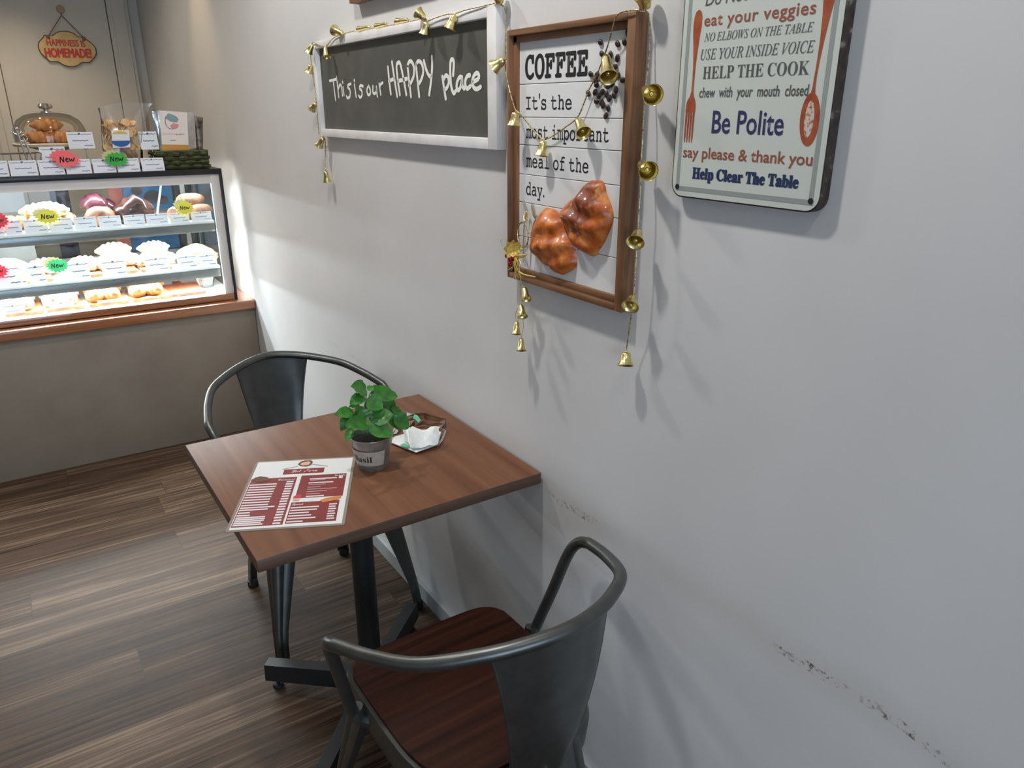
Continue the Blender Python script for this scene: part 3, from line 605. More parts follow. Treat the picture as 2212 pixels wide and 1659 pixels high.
# ---------------------------------------------------------------- things on top of the case
# glass cake dome on a cream stand
dc = at(118, 333, 1, 4.08); dx = dc.x
dome = thing('cake_dome', (dx, 4.08, ZT), 'glass cake dome with steel knob over pastries on the case top', 'cake dome')
pz = at(100, 312, 1, 3.86).z
b = bmesh.new(); lathe(b, [(.075, ZT), (.085, ZT+.006), (.05, ZT+.02), (.045, pz-.035), (.10, pz-.018), (.150, pz-.014), (.154, pz-.004), (.150, pz), (.0, pz)], 36, Matrix.Translation((dx, 4.08, 0)), True); build('cake_stand', b, M['creamwood'], dome)
zt = at(101, 243, 1, 4.08).z; hd = zt-pz
b = bmesh.new(); lathe(b, [(.142, pz+.002), (.144, pz+hd*.3), (.139, pz+hd*.5), (.122, pz+hd*.75), (.09, pz+hd*.92), (.05, pz+hd*.99), (.012, zt)], 36, Matrix.Translation((dx, 4.08, 0))); build('glass_cover', b, M['dome'], dome)
b = bmesh.new(); lathe(b, [(.024, zt-.002), (.022, zt+.004), (.008, zt+.008), (.010, zt+.012), (.026, zt+.018), (.030, zt+.026), (.024, zt+.036), (.0, zt+.039)], 20, Matrix.Translation((dx, 4.08, 0))); build('knob', b, M['silver'], dome)
for k, (ox, oy, dz, ro) in enumerate(((-.05, -.04, 0, .3), (.045, -.05, 0, -.4), (0, .05, 0, .1), (-.01, -.03, .05, .2))):
    o = build('dome_pastry', croissant_bm(.13, .036, .3), M['pastry'], world=False, org=(dx+ox, 4.08+oy, pz+dz)); o.rotation_euler = (0, 0, ro); tag(o, ['golden pastry at the left under the glass dome', 'golden pastry at the right under the glass dome', 'golden pastry at the back under the glass dome', 'golden pastry topmost of the heap under the glass dome'][k], 'pastry', 'pastries under the dome')
# wire basket with tongs
wx = at(22, 335, 1, 3.815).x; wb = thing('wire_basket', (wx, 3.815, ZT), 'chrome wire basket at the left photo edge on the case top', 'basket')
b = bmesh.new()
for zz, s in ((ZT+.004, .8), (ZT+.04, .9), (ZT+.085, 1)):
    tube(b, [V((wx+p[0]*s, 3.815+p[1]*s, zz)) for p in rrect(.22, .085, .02, 3)], .0022, 6, True)
build('wire_rim', b, M['silver'], wb)
b = bmesh.new()
for p in rrect(.22, .085, .02, 1)+[(.06, .0425), (0, .0425), (-.06, .0425), (.06, -.0425), (0, -.0425), (-.06, -.0425), (.11, 0), (-.11, 0)]:
    tube(b, [V((wx+p[0]*.8, 3.815+p[1]*.8, ZT+.004)), V((wx+p[0], 3.815+p[1], ZT+.085))], .0016, 6)
for q in (-.07, -.035, 0, .035, .07): tube(b, [V((wx+q*1.1, 3.781, ZT+.004)), V((wx+q*1.1, 3.849, ZT+.004))], .0016, 6)
build('wire_grid', b, M['silver'], wb)
for k, (pa, pb) in enumerate((((36, 282), (62, 345)), ((50, 297), (78, 345)))):
    a = at(*pa, 1, 3.81); c = at(*pb, 1, 3.81); tg = thing('cake_tongs', V((c.x, 3.81, ZT+.012)), ['steel cake tongs, the taller pair standing in the wire basket', 'steel cake tongs, the lower pair standing in the wire basket'][k], 'tongs', 'cake tongs in the wire basket')
    for s in (-1, 1):
        b = bmesh.new(); tube(b, spline([V((c.x, 3.81+s*.012, ZT+.012)), (V((c.x, 3.81, ZT+.012))*.5+a*.5)+V((0, s*.012, 0)), a+V((0, s*.006, 0))], 6), .0032, 8); build('tongs_arm', b, M['silver'], tg)
    b = bmesh.new(); tube(b, [a+V((.014*math.cos(t*.5), 0, .012*math.sin(t*.5)-.002)) for t in range(13)], .0026, 8, True); build('tongs_loop', b, M['silver'], tg)
# bag of banana chips
bx0, bx1 = at(222, 335, 1, 3.90).x, at(306, 335, 1, 3.90).x; bxm = (bx0+bx1)/2; zch = at(262, 258, 1, 3.90).z; ztp = at(262, 222, 1, 3.90).z
bag = thing('snack_bag', (bxm, 3.90, ZT), 'clear cellophane bag of banana chips with a blue and yellow label', 'snack bag')
b = bmesh.new(); rnd = random.Random(3)
for k in range(150):
    u = rnd.uniform(-1, 1); w = rnd.uniform(-1, 1); v = rnd.random()
    p = V((bxm+u*(bx1-bx0)*.40, 3.90+w*.035*(1-.4*v), ZT+.012+v*(zch-ZT-.024)))
    mt = Matrix.Translation(p) @ Euler((rnd.uniform(-.9, .9)+1.3, rnd.uniform(-.6, .6), rnd.uniform(0, 3))).to_matrix().to_4x4()
    lathe(b, [(.0, -.0018), (.019, -.001), (.020, .001), (.0, .0022)], 10, mt)
tag(build('banana_chips', b, M['chips'], org=(bxm, 3.90, ZT+.01)), 'heap of round banana chips filling the clear snack bag', 'chips', kind='stuff')
b = bmesh.new(); rings = []
for t, (hw, hd_) in ((0, (.46, .040)), (.06, (.50, .046)), (.3, (.52, .046)), (.55, (.54, .040)), (.72, (.55, .026)), (.85, (.62, .012)), (1, (.72, .003))):
    z = ZT+.002+(ztp-ZT)*t; ring = []
    for k in range(20):
        a = 2*math.pi*k/20; j = .004*math.sin(k*3.1+t*17)*(t > .6)
        ring.append(b.verts.new((bxm+(bx1-bx0)*hw*math.copysign(abs(math.cos(a))**.6, math.cos(a))+j+(.05*t*t), 3.90+hd_*math.copysign(abs(math.sin(a))**.6, math.sin(a))+j, z+(.010*math.cos(a*1.0) if t > .8 else 0)-(.014*abs(math.cos(a)) if t == 1 else 0))))
    rings.append(ring)
for r0, r1 in zip(rings, rings[1:]):
    for k in range(20): b.faces.new((r0[k], r0[(k+1) % 20], r1[(k+1) % 20], r1[k]))
b.faces.new(rings[0][::-1]); build('bag_film', b, M['cellophane'], bag)
yl = 3.852; q = [at(*p, 1, yl) for p in ((244, 320), (282, 318), (279, 281), (240, 281))]
b = bmesh.new(); prism(b, q, (0,-1,0), .0012); lb = build('bag_label', b, M['labelwhite'], bag, smooth=False)
b = bmesh.new(); c = at(261, 306, 1, yl-.0006); prism(b, [c+V((.038*math.cos(R(180+k*18)), 0, .026*math.sin(R(180+k*18))+.004)) for k in range(11)], (0,-1,0), .0004); build('wave_print', b, M['blueprint'], lb, smooth=False)
b = bmesh.new(); c = at(259, 288, 1, yl-.0006); prism(b, [c+V((.03*math.cos(R(k*18)), 0, .013*math.sin(R(k*18))-.003)) for k in range(11)], (0,-1,0), .0004); build('sun_print', b, M['yellowprint'], lb, smooth=False)
# woven basket with pouches
kx0, kx1 = at(344, 360, 1, 3.82).x, at(447, 350, 1, 3.82).x; kz = at(440, 326, 1, 3.81).z
wk = thing('woven_basket', ((kx0+kx1)/2, 3.90, ZT), 'dark green woven raffia basket at the right of the case top', 'basket')
b = bmesh.new(); pw = .012; ny = 4; hgt = kz-ZT
def weave(b, A, B, nrm):
    A, B = V(A), V(B); n = max(3, int((B-A).length/.026))
    for r in range(ny):
        z0 = ZT+hgt*r/ny; z1 = ZT+hgt*(r+1)/ny
        pts = []
        for k in range(n*5+1):
            t = k/(n*5); pts.append(A.lerp(B, t)+V(nrm)*(.0055*math.sin(t*n*math.pi+r*math.pi))+V((0,0,(z0+z1)/2)))
        tube(b, pts, hgt/ny*.56, 6)
x0, x1, y0, y1 = kx0, kx1, 3.80, 3.99
for A, B, nn in (((x0,y0,0),(x1,y0,0),(0,1,0)), ((x1,y0,0),(x1,y1,0),(1,0,0)), ((x1,y1,0),(x0,y1,0),(0,1,0)), ((x0,y1,0),(x0,y0,0),(1,0,0))): weave(b, A, B, nn)
build('basket_weave', b, M['basket'], wk)
b = bmesh.new(); box(b, (x0+.004, y0+.004, ZT+.001), (x1-.004, y1-.004, ZT+.008)); build('basket_floor', b, M['basket'], wk)
b = bmesh.new(); tube(b, [V((p[0]+(x0+x1)/2, p[1]+(y0+y1)/2, kz)) for p in rrect(x1-x0+.008, y1-y0+.008, .012, 3)], .006, 6, True); build('basket_rim', b, M['basket'], wk)
def pouch(name, pts, y, th, m, label, lean=0):
    """a filled stand-up pouch: outline in the photo at depth y, bulging in the middle"""
    P = [at(px, py, 1, y) for px, py in pts]; c = sum(P, V((0,0,0)))/4
    P[0].z = P[1].z = ZT+.012
    o = thing(name, V((c.x, y, ZT+.012)), label, 'pouch'); b = bmesh.new(); n = 10
    for s in (-1, 1):
        g = [[b.verts.new((P[0].lerp(P[1], i/n)).lerp(P[3].lerp(P[2], i/n), j/n) + V((0, s*th*(math.sin(math.pi*i/n)**.6)*max(0, (1-j/n))**.5*.5+s*.0015, 0))) for i in range(n+1)] for j in range(n+1)]
        for j in range(n):
            for i in range(n): b.faces.new((g[j][i], g[j][i+1], g[j+1][i+1], g[j+1][i]))
    bmesh.ops.remove_doubles(b, verts=b.verts, dist=.0008); return o, b, P
o, b, P = pouch('foil_pouch', [(342, 335), (382, 335), (368, 244), (328, 240)], 3.90, .03, None, 'silver foil pouch standing behind the left of the white fish pouch')
build('pouch_body', b, M['foil'], o)
o, b, P = pouch('snack_pouch', [(424, 335), (436, 335), (438, 254), (420, 250)], 3.91, .02, None, 'dark foil pouch, rightmost in the green basket')
build('pouch_body', b, M['pouchdark'], o)
o, b, P = pouch('fish_pouch', [(345, 338), (420, 338), (418, 243), (340, 238)], 3.845, .04, None, 'white and gold pouch with silver edges and a round fish emblem')
build('pouch_body', b, M['foil'], o)
yp = 3.822
b = bmesh.new(); prism(b, [at(*p, 1, yp) for p in ((351, 328), (408, 329), (404, 243), (344, 239))], (0,-1,0), .0012); lb = build('pouch_panel', b, M['pouch'], o, smooth=False)
b = bmesh.new(); prism(b, [at(*p, 1, yp-.0005) for p in ((350, 329), (409, 329), (407, 313), (349, 312))], (0,-1,0), .0005); build('gold_band', b, M['pouchgold'], lb, smooth=False)
f = lambda pts: [at(200+x/7.373, 210+y_/7.373, 1, yp-.0008) for x, y_ in pts]
b = bmesh.new(); prism(b, f([(1150,325),(1205,255),(1270,275),(1340,310),(1370,355),(1345,400),(1290,400),(1235,385)]), (0,-1,0), .0003); build('fish_print', b, M['fishgrey'], lb, smooth=False)
b = bmesh.new(); prism(b, f([(1235,450),(1290,410),(1350,430),(1370,430),(1365,480),(1310,510),(1250,490)]), (0,-1,0), .0003); build('roe_print', b, M['fishpink'], lb, smooth=False)
b = bmesh.new(); cc = [(1265+108*math.cos(R(a)), 380+125*math.sin(R(a))) for a in range(80, 215, 12)]; stroke(b, f(cc), (0,-1,0), .0028, .0003, 2)
stroke(b, f([(1240, 690), (1325, 683)]), (0,-1,0), .0022, .0003, 1); build('ring_print', b, M['cardink'], lb, smooth=False)
p0, p1 = f([(1325, 605), (1465, 598)]); lettering('lettering', 'KAMA', lb, M['dgrey'], p0, p1-p0, (0,0,1), (p1-p0).length, .0055, 'bold')
p0, p1 = f([(1115, 592), (1312, 590)]); lettering('lettering', 'SALMON', lb, M['peach'], p0, p1-p0, (0,0,1), (p1-p0).length, .0048, 'bold')

# ---------------------------------------------------------------- HAPPINESS IS HOMEMADE! sign on the door
YS = YB-.03
g = lambda x, y_, d=.012: at(x/6.506, y_/6.506, 1, YS-d)
hs = thing('hanging_sign', g(940, 690, .006), 'cream scalloped sign with red lettering hanging on the cream door', 'sign')
out = [(530,640),(545,585),(600,525),(622,492),(700,492),(740,490),(800,450),(870,434),(960,440),(1040,468),(1095,512),(1170,515),(1195,520),(1220,555),(1290,605),(1345,670),(1360,745),(1340,800),(1300,845),(1262,880),(1160,880),(1110,915),(1050,940),(960,938),(880,910),(810,870),(700,865),(650,820),(580,760),(545,700)]
b = bmesh.new(); prism(b, spline([g(*p) for p in out], 3, True), (0,-1,0), .010); build('sign_rim', b, M['signrim'], hs, smooth=False)
cx, cy_ = 945, 690; inn = [(cx+(x-cx)*.965, cy_+(y_-cy_)*.95) for x, y_ in out]
b = bmesh.new(); prism(b, spline([g(*p, .0135) for p in inn], 3, True), (0,-1,0), .001); build('sign_face', b, M['signyellow'], hs, smooth=False)
p0, p1, p2 = g(662, 636, .0140), g(1200, 660, .0140), g(662, 548, .0140); lettering('lettering', 'HAPPINESS IS', hs, M['signred'], p0, p1-p0, V((0,0,1)), (p1-p0).length, (p2-p0).length, lift=.002, heavy=.03)
p0, p1, p2 = g(645, 800, .0140), g(1290, 812, .0140), g(640, 678, .0140); lettering('lettering', 'HOMEMADE!', hs, M['signred'], p0, p1-p0, V((0,0,1)), (p1-p0).length, (p2-p0).length, lift=.002, heavy=.055)
b = bmesh.new()
for a_, c_ in (((690, 490), (862, 215)), ((1160, 515), (862, 215)), ((862, 215), (852, 180))): tube(b, [g(*a_, .014), g(*c_, .014)], .0028, 6)
build('twine', b, M['twine'], hs)
b = bmesh.new()
for p in ((675, 520), (1180, 545)): ball(b, g(*p, .013), .012, 2, (1, .5, 1))
build('twine_knot', b, M['twine'], hs)
b = bmesh.new(); hk = g(850, 133, 0); lathe(b, [(.0, 0), (.023, 0), (.023, .006), (.019, .010), (.0, .011)], 20, axis_matrix(hk, (0,-1,0)))
tube(b, [hk+V((0,-.008,-.02)), hk+V((0,-.014,-.03)), hk+V((0,-.018,-.036)), hk+V((0,-.020,-.03))], .003, 6)
tag(build('wall_hook', b, M['hookpl'], org=hk), 'round beige adhesive hook on the door holding the hanging sign', 'hook')

# ---------------------------------------------------------------- framed signs on the right wall (flat against x = 0)
NX = V((-1, 0, 0)); UD = V((0, -1, 0)); ZU = V((0, 0, 1))
def wall_frame(o, y0, y1, z0, z1, d, wl, wr, wb, wt, mv, mh, lip=0):
    """rails and stiles of a frame; y0 the far (left) edge, y1 the near (right) edge"""
    for nm, lo, hi, m in (('frame_stile', (-d, y0-wl, z0), (-.001, y0, z1), mv), ('frame_stile', (-d, y1, z0), (-.001, y1+wr, z1), mv),
                          ('frame_rail', (-d, y1+wr, z0), (-.001, y0-wl, z0+wb), mh), ('frame_rail', (-d, y1+wr, z1-wt), (-.001, y0-wl, z1), mh)):
        b = bmesh.new(); box(b, lo, hi, .0016)
        if lip:
            if nm == 'frame_stile':
                ins = y0-wl if hi[1] == y0 else y1+wr
                s = -1 if hi[1] == y0 else 1; a, c = sorted((ins, ins+s*lip)); box(b, (-d*.62, a, z0+wb), (-.001, c, z1-wt), .001)
            else:
                a, c = (z0+wb, z0+wb+lip) if lo[2] == z0 else (z1-wt-lip, z1-wt); box(b, (-d*.62, y1+wr, a), (-.001, y0-wl, c), .001)
        build(nm, b, m, o)

# --- grey board: This is our HAPPY place
hy0, hy1, hz0, hz1 = 2.5148, 1.4245, 1.4586, 1.7394
hp = thing('framed_board', (-.002, (hy0+hy1)/2, hz0), 'wide grey board in a white wooden frame reading This is our HAPPY place', 'wall sign')
wall_frame(hp, hy0, hy1, hz0, hz1, .026, .024, .036, .0235, .021, M['whitewood'], M['whitewood'])
b = bmesh.new(); box(b, (-.012, hy1+.03, hz0+.02), (-.002, hy0-.02, hz1-.018)); build('board', b, M['chalk'], hp)
b = bmesh.new(); f = lambda x, y_: at(640+x/3.95, y_/3.95, 0, -.0123)
thin = [[(285,690),(315,684),(348,674)], [(316,686),(326,770),(337,855)], [(345,655),(354,740),(364,828)], [(358,765),(374,722),(386,740),(396,815)], [(400,745),(409,810)], [(396,698),(398,706)],
        [(466,716),(446,724),(440,744),(456,762),(462,792),(456,828),(438,836),(430,820)], [(495,683),(497,692)], [(497,722),(512,826)], [(571,736),(549,730),(541,754),(560,776),(561,814),(546,832),(534,816)],
        [(618,732),(604,766),(612,806),(630,804),(633,770),(620,734)], [(655,736),(655,786),(668,800),(684,780),(685,740)], [(685,742),(692,822)], [(708,715),(722,806)], [(713,752),(720,722),(739,706)]]
fat_ = [[(783,575),(794,690),(808,800)], [(818,530),(838,670),(862,820)], [(790,692),(838,672)], [(885,806),(868,690),(857,570),(868,537),(888,545),(914,660),(940,806)], [(870,692),(945,672)],
        [(950,560),(964,690),(980,822)], [(950,562),(966,525),(990,532),(1006,582),(1004,642),(985,694),(962,728)], [(1022,550),(1036,690),(1050,822)], [(1022,552),(1040,524),(1065,532),(1082,578),(1082,634),(1062,692),(1038,724)],
        [(1090,520),(1112,600),(1138,650),(1156,640)], [(1158,485),(1160,580),(1150,700),(1135,806)],
        [(1248,655),(1262,750),(1276,840)], [(1256,684),(1276,645),(1298,660),(1302,708),(1286,750),(1264,766)], [(1340,640),(1345,560),(1342,516),(1326,508),(1316,540),(1316,640),(1324,740),(1345,796),(1362,776)],
        [(1416,660),(1394,660),(1374,700),(1370,750),(1386,770),(1406,732),(1416,672),(1418,730),(1434,756)], [(1482,642),(1460,650),(1444,690),(1446,736),(1462,756),(1488,734)], [(1510,700),(1552,674),(1560,642),(1540,624),(1514,652),(1504,702),(1516,746),(1542,760),(1574,742)]]
for s in thin: stroke(b, [f(*p) for p in s], NX, .0078, .0004)
for s in fat_: stroke(b, [f(*p) for p in s], NX, .0098, .0004)
build('lettering', b, M['chalkwhite'], hp, smooth=False)

# --- brown framed picture above it, only its lower edge in view
tf = thing('picture_frame', (-.002, 1.95, 1.815), 'brown wooden frame at the top edge of the photo, above the grey board', 'picture frame')
wall_frame(tf, 2.181, 1.70, 1.815, 2.20, .028, .03, .03, .03, .03, M['frame'], M['frameh'])
b = bmesh.new(); box(b, (-.012, 1.72, 1.835), (-.002, 2.16, 2.18)); build('board', b, M['signboard'], tf)

# --- COFFEE sign
cy0, cy1, cz0, cz1 = 1.3802, 1.001, 1.1928, 1.6878
cf = thing('coffee_sign', (-.002, (cy0+cy1)/2, cz0), 'tall white plank sign in a brown frame reading COFFEE with croissants on it', 'wall sign')
wall_frame(cf, cy0, cy1, cz0, cz1, .0283, .008, .020, .012, .011, M['frame'], M['frameh'], .012)
b = bmesh.new(); zs = [cz0+.008, 1.2845, 1.3562, 1.4135, 1.4720, 1.5256, 1.5876, cz1-.008]
for a, c in zip(zs, zs[1:]): box(b, (-.010, cy1+.015, a+.0006), (-.003, cy0-.006, c-.0006), .0008, 1)
build('plank_board', b, M['signboard'], cf)
b = bmesh.new(); box(b, (-.004, cy1+.015, cz0+.008), (-.002, cy0-.006, cz1-.008)); build('board_backing', b, M['groove'], cf)
XB = -.0101
def wtext(par, body, y0, y1, base, cap, m, kind='plain', fat=0, x=XB, shear=0, lift=.0004, space=1.0, heavy=0):
    return lettering('lettering', body, par, m, (x, y0, base), UD, ZU, y0-y1, cap, kind, fat, lift, shear, space, heavy)
wtext(cf, 'COFFEE', 1.3392, 1.1440, 1.598, .0415, M['ink'], 'mono', .004, XB, 0, .0006, heavy=.035)
wtext(cf, "It's the", 1.3364, 1.1865, 1.5404, .0238, M['ink'], 'mono', .003)
wtext(cf, 'most important', 1.3357, 1.0762, 1.4855, .0238, M['ink'], 'mono', .003)
wtext(cf, 'meal of the', 1.3350, 1.1308, 1.4290, .0238, M['ink'], 'mono', .003)
wtext(cf, 'day.', 1.3343, 1.2692, 1.3730, .0238, M['ink'], 'mono', .003)
rnd = random.Random(5)
for bx, by in ((935,362),(1082,374),(1140,360),(1168,280),(948,460),(1022,466),(1080,497),(1060,570),(1085,640),(853,633),(893,685),(965,690),(1125,683),(1033,717),(997,735),(902,725),(1068,768),(890,787),(950,785),(987,805),(832,797),(925,815),(1052,812),(1012,838),(900,866),(945,875),(957,895),(1000,922),(982,988),(905,640)):
    c = at(1060+bx/3.95, by/3.95, 0, -.0128); b = bmesh.new(); a = rnd.uniform(0, 3.1)
    vs = ball(b, (0,0,0), 1, 2)
    for v in vs:
        k = 1-.28*math.exp(-(v.co.y/.16)**2) if v.co.x < -.2 else 1
        p = V((v.co.x*k*.0032, v.co.y*.0050, v.co.z*.0068)); v.co = c+V((p.x, p.y*math.cos(a)-p.z*math.sin(a), p.y*math.sin(a)+p.z*math.cos(a)))
    build('coffee_bean', b, M['bean'], cf)
def puff(b, outl, center, h, dirv, ridges, x0):
    """a plump body over a closed outline in the wall plane, ridged across dirv"""
    P = spline(outl, 4, True); c = V(center); n = len(P); rings = []; d = V(dirv).normalized(); K = 9
    for k in range(K+1):
        t = 1-k/K; ring = []
        for i, p in enumerate(P):
            q = c+(p-c)*t
            s = (q-c).dot(d)/.065
            hh = h*math.sqrt(max(0, 1-t**2.4))*(1+.17*math.sin(s*ridges*3.14+1.2*math.sin((q-c).y*38)+.6)+.035*math.sin(q.y*190+q.z*60))
            ring.append(q+V((-hh, 0, 0)))
        rings.append([b.verts.new(V((x0+q.x-c.x, q.y, q.z))) for q in ring] if k < K else [b.verts.new(V((x0-h*(1+.17*math.sin(.6)+.035*math.sin(c.y*190+c.z*60)), c.y, c.z)))])
    for r0, r1 in zip(rings, rings[1:-1]):
        for i in range(n): b.faces.new((r0[i], r0[(i+1) % n], r1[(i+1) % n], r1[i]))
    for i in range(n): b.faces.new((rings[-2][i], rings[-2][(i+1) % n], rings[-1][0]))
    b.faces.new(rings[0][::-1])
fc = lambda x, y_: at(1040+x/3.771, 380+y_/3.771, 0, -.012)
left = [(505,272),(560,262),(630,300),(680,350),(705,420),(740,500),(775,560),(775,650),(770,740),(700,790),(650,805),(610,760),(540,730),(480,680),(435,620),(415,540),(430,460),(460,380)]
right = [(850,70),(890,38),(970,38),(1000,70),(1015,140),(1040,200),(1070,300),(1065,380),(1040,450),(1000,540),(960,600),(930,650),(880,650),(800,600),(775,560),(740,480),(690,400),(668,310),(680,250),(740,190),(840,130)]
b = bmesh.new(); puff(b, [fc(*p) for p in left], fc(590, 540), .030, fc(655, 800)-fc(540, 265), 3.2, -.0105); tag(build('croissant_model', b, M['croissant'], cf, ang=70), 'golden croissant model, the lower left one')
b = bmesh.new(); puff(b, [fc(*p) for p in right], fc(880, 350), .032, fc(900, 650)-fc(930, 40), 3.2, -.0105); cr = build('croissant_model', b, M['croissant'], cf, ang=70); tag(cr, 'golden croissant model with a dark syrup patch, the upper right one')
mg = M['croissant'].copy(); mg.name = 'croissant_crust_syrup'; n, l, bb = nodes(mg)     # dark syrup stain with its own ragged shape
geo = n.new('ShaderNodeNewGeometry'); sx = n.new('ShaderNodeSeparateXYZ'); l.new(geo.outputs['Position'], sx.inputs[0])
c0, c1 = at(1262, 424, 0, -.036), at(1244, 478, 0, -.030); cm = (c0+c1)/2; dv = (c1-c0).normalized()
dy = math_node(n, l, 'SUBTRACT', sx.outputs['Y'], cm.y); dz = math_node(n, l, 'SUBTRACT', sx.outputs['Z'], cm.z)
a_ = math_node(n, l, 'ADD', math_node(n, l, 'MULTIPLY', dy, dv.y), math_node(n, l, 'MULTIPLY', dz, dv.z)); p_ = math_node(n, l, 'ADD', math_node(n, l, 'MULTIPLY', dy, -dv.z), math_node(n, l, 'MULTIPLY', dz, dv.y))
r2 = math_node(n, l, 'SQRT', math_node(n, l, 'ADD', math_node(n, l, 'POWER', math_node(n, l, 'DIVIDE', a_, .040), 2), math_node(n, l, 'POWER', math_node(n, l, 'DIVIDE', p_, .026), 2)))
t = n.new('ShaderNodeTexNoise'); t.inputs['Scale'].default_value = 95; t.inputs['Detail'].default_value = 5; l.new(geo.outputs['Position'], t.inputs['Vector'])
fac = math_node(n, l, 'MULTIPLY', math_node(n, l, 'SUBTRACT', math_node(n, l, 'ADD', t.outputs['Fac'], .22), math_node(n, l, 'MULTIPLY', r2, .46)), 5, clamp=True)
old = bb.inputs['Base Color'].links[0].from_socket; mx = n.new('ShaderNodeMix'); mx.data_type = 'RGBA'; l.new(math_node(n, l, 'MULTIPLY', fac, .85), mx.inputs[0]); l.new(old, mx.inputs[6]); mx.inputs[7].default_value = (*srgb(106, 38, 14), 1); l.new(mx.outputs[2], bb.inputs['Base Color'])
cr.data.materials[0] = mg
# little spoon and fork fixed to the planks
fs = lambda x, y_, d=-.014: at(1060+x/8.293, 420+y_/8.293, 0, d)
b = bmesh.new(); tube(b, spline([fs(805, 440, -.021), fs(765, 540, -.021), fs(745, 700, -.021), fs(730, 900, -.021), fs(715, 1180, -.021), fs(710, 1310, -.021)], 5), [.0012]*1+[.0014]*24+[.0022], 8)
vs = ball(b, (0,0,0), 1, 2); c = fs(770, 300, -.021); ax = (fs(740, 170, -.021)-fs(810, 450, -.021)).normalized()
for v in vs: p = v.co.copy(); v.co = c + ax*(p.z*.0165) + ax.cross(NX).normalized()*(p.y*.0078) + NX*(p.x*.0030 if p.x > 0 else p.x*.001)
build('spoon_model', b, M['oldsteel'], cf)
b = bmesh.new()
for q in (0, 22, 42): tube(b, [fs(558+q, 112), fs(600+q, 230), fs(618+q*.7, 290)], .0009, 6)
tube(b, spline([fs(630,280), fs(640,330), fs(615,480), fs(598,640), fs(588,900), fs(592,1215)], 4), .0016, 6); build('fork_model', b, M['oldsteel'], cf)

# --- KITCHEN rules tin sign
sy0, sy1, sz0, sz1, sd = .9056, .6296, 1.4085, 1.835, .0183
ts = thing('tin_sign', (-.001, (sy0+sy1)/2, sz0), 'white enamel tin sign of table rules with a rusty rim, fork and spoon', 'wall sign')
mid = V((0, (sy0+sy1)/2, (sz0+sz1)/2)); P = [V((-sd, mid.y-u, mid.z+v)) for u, v in rrect(sy0-sy1, sz1-sz0, .022, 6)]
b = bmesh.new(); prism(b, P, NX, sd-.001); build('rim', b, M['tinrim'], ts, ang=25)
P = [V((-sd-.0008, mid.y-u, mid.z+v)) for u, v in rrect(sy0-sy1-.0045, sz1-sz0-.0045, .020, 6)]
b = bmesh.new(); prism(b, P, NX, .001); build('face', b, M['tin'], ts, smooth=False)
XS = -sd-.0009
b = bmesh.new(); iw, w = .0105, .0068
for lo, hi in (((sy1+iw, sz0+iw), (sy1+iw+w, sz1-iw)), ((sy0-iw-w, sz0+iw), (sy0-iw, sz1-iw)), ((sy1+iw+w, sz0+iw), (sy0-iw-w, sz0+iw+w))): box(b, (XS-.0003, lo[0], lo[1]), (XS, hi[0], hi[1]))
build('border_line', b, M['grey'], ts, smooth=False)
for y in (sy0-iw-w/2, sy1+iw+w/2):
    b = bmesh.new(); lathe(b, [(.0, .0012), (.0038, .001), (.0042, 0)], 16, axis_matrix((XS-.0003, y, sz0+iw+w/2+.002), NX)); build('nail_hole', b, M['ink'], ts)
wtext(ts, 'Do Not Talk While', .862, .672, 1.6815, .0170, M['dgrey'], 'plain', 0, XS, .18)
wtext(ts, 'eat your veggies', .8614, .6726, 1.6545, .0158, M['rusttext'], 'plain', .012, XS, space=1.08)
wtext(ts, 'NO ELBOWS ON THE TABLE', .8590, .6732, 1.6338, .0112, M['dgrey'], 'italic', 0, XS)
wtext(ts, 'USE YOUR INSIDE VOICE', .8630, .6680, 1.6092, .0142, M['dgrey'], 'italic', 0, XS)
wtext(ts, 'HELP THE COOK', .8562, .6716, 1.5829, .0166, M['dgrey'], 'bold', -.004, XS)
wtext(ts, 'chew  with  your  mouth  closed', .8604, .6690, 1.5572, .0140, M['dgrey'], 'plain', .012, XS, .06)
wtext(ts, 'Be Polite', .8296, .7010, 1.5073, .0312, M['indigo'], 'plain', .012, XS)
wtext(ts, 'say please & thank you', .8844, .6486, 1.4700, .0160, M['rusttext'], 'plain', .012, XS)
wtext(ts, 'Help Clear The Table', .8610, .6666, 1.4394, .0158, M['navy'], 'bold', .0, XS, 0, .0006, heavy=.055)
def ribbon(b, axis, ws, x):
    """flat printed silhouette along an axis of (y, z) points with half widths"""
    L = []; Rr = []
    for (y, z), w in zip(axis, ws): L.append(V((x, y+w, z))); Rr.append(V((x, y-w, z)))
    vl = [b.verts.new(p) for p in L]; vr = [b.verts.new(p) for p in Rr]
    for i in range(len(vl)-1): b.faces.new((vl[i], vr[i], vr[i+1], vl[i+1]))
XP = XS-.0003
fk = [(.8735,1.6775),(.8737,1.675),(.874,1.668),(.8745,1.655),(.875,1.642),(.8748,1.620),(.8746,1.60),(.8746,1.580),(.8748,1.566),(.875,1.560)]
b = bmesh.new(); ribbon(b, fk, [.001,.0052,.0078,.0082,.0066,.0040,.0024,.0018,.0022,.0036], XP)
ribbon(b, [(.875,1.560),(.8755,1.552),(.8758,1.546),(.876,1.536)], [.0036,.0084,.0098,.0100], XP)
for k in range(4):
    y = .876+.0075-k*.005; ribbon(b, [(y,1.536),(y+.0002,1.50),(y+.0004,1.492)], [.0019,.0016,.0007], XP)
build('fork_print', b, M['rust'], ts, smooth=False)
spn = [(.6548,1.700),(.6548,1.680),(.6552,1.668),(.6562,1.650),(.658,1.622),(.6595,1.600),(.6608,1.580),(.6612,1.566),(.6614,1.560)]
b = bmesh.new(); ribbon(b, spn, [.0078,.0088,.0082,.0056,.0030,.0020,.0017,.0022,.0034], XP)
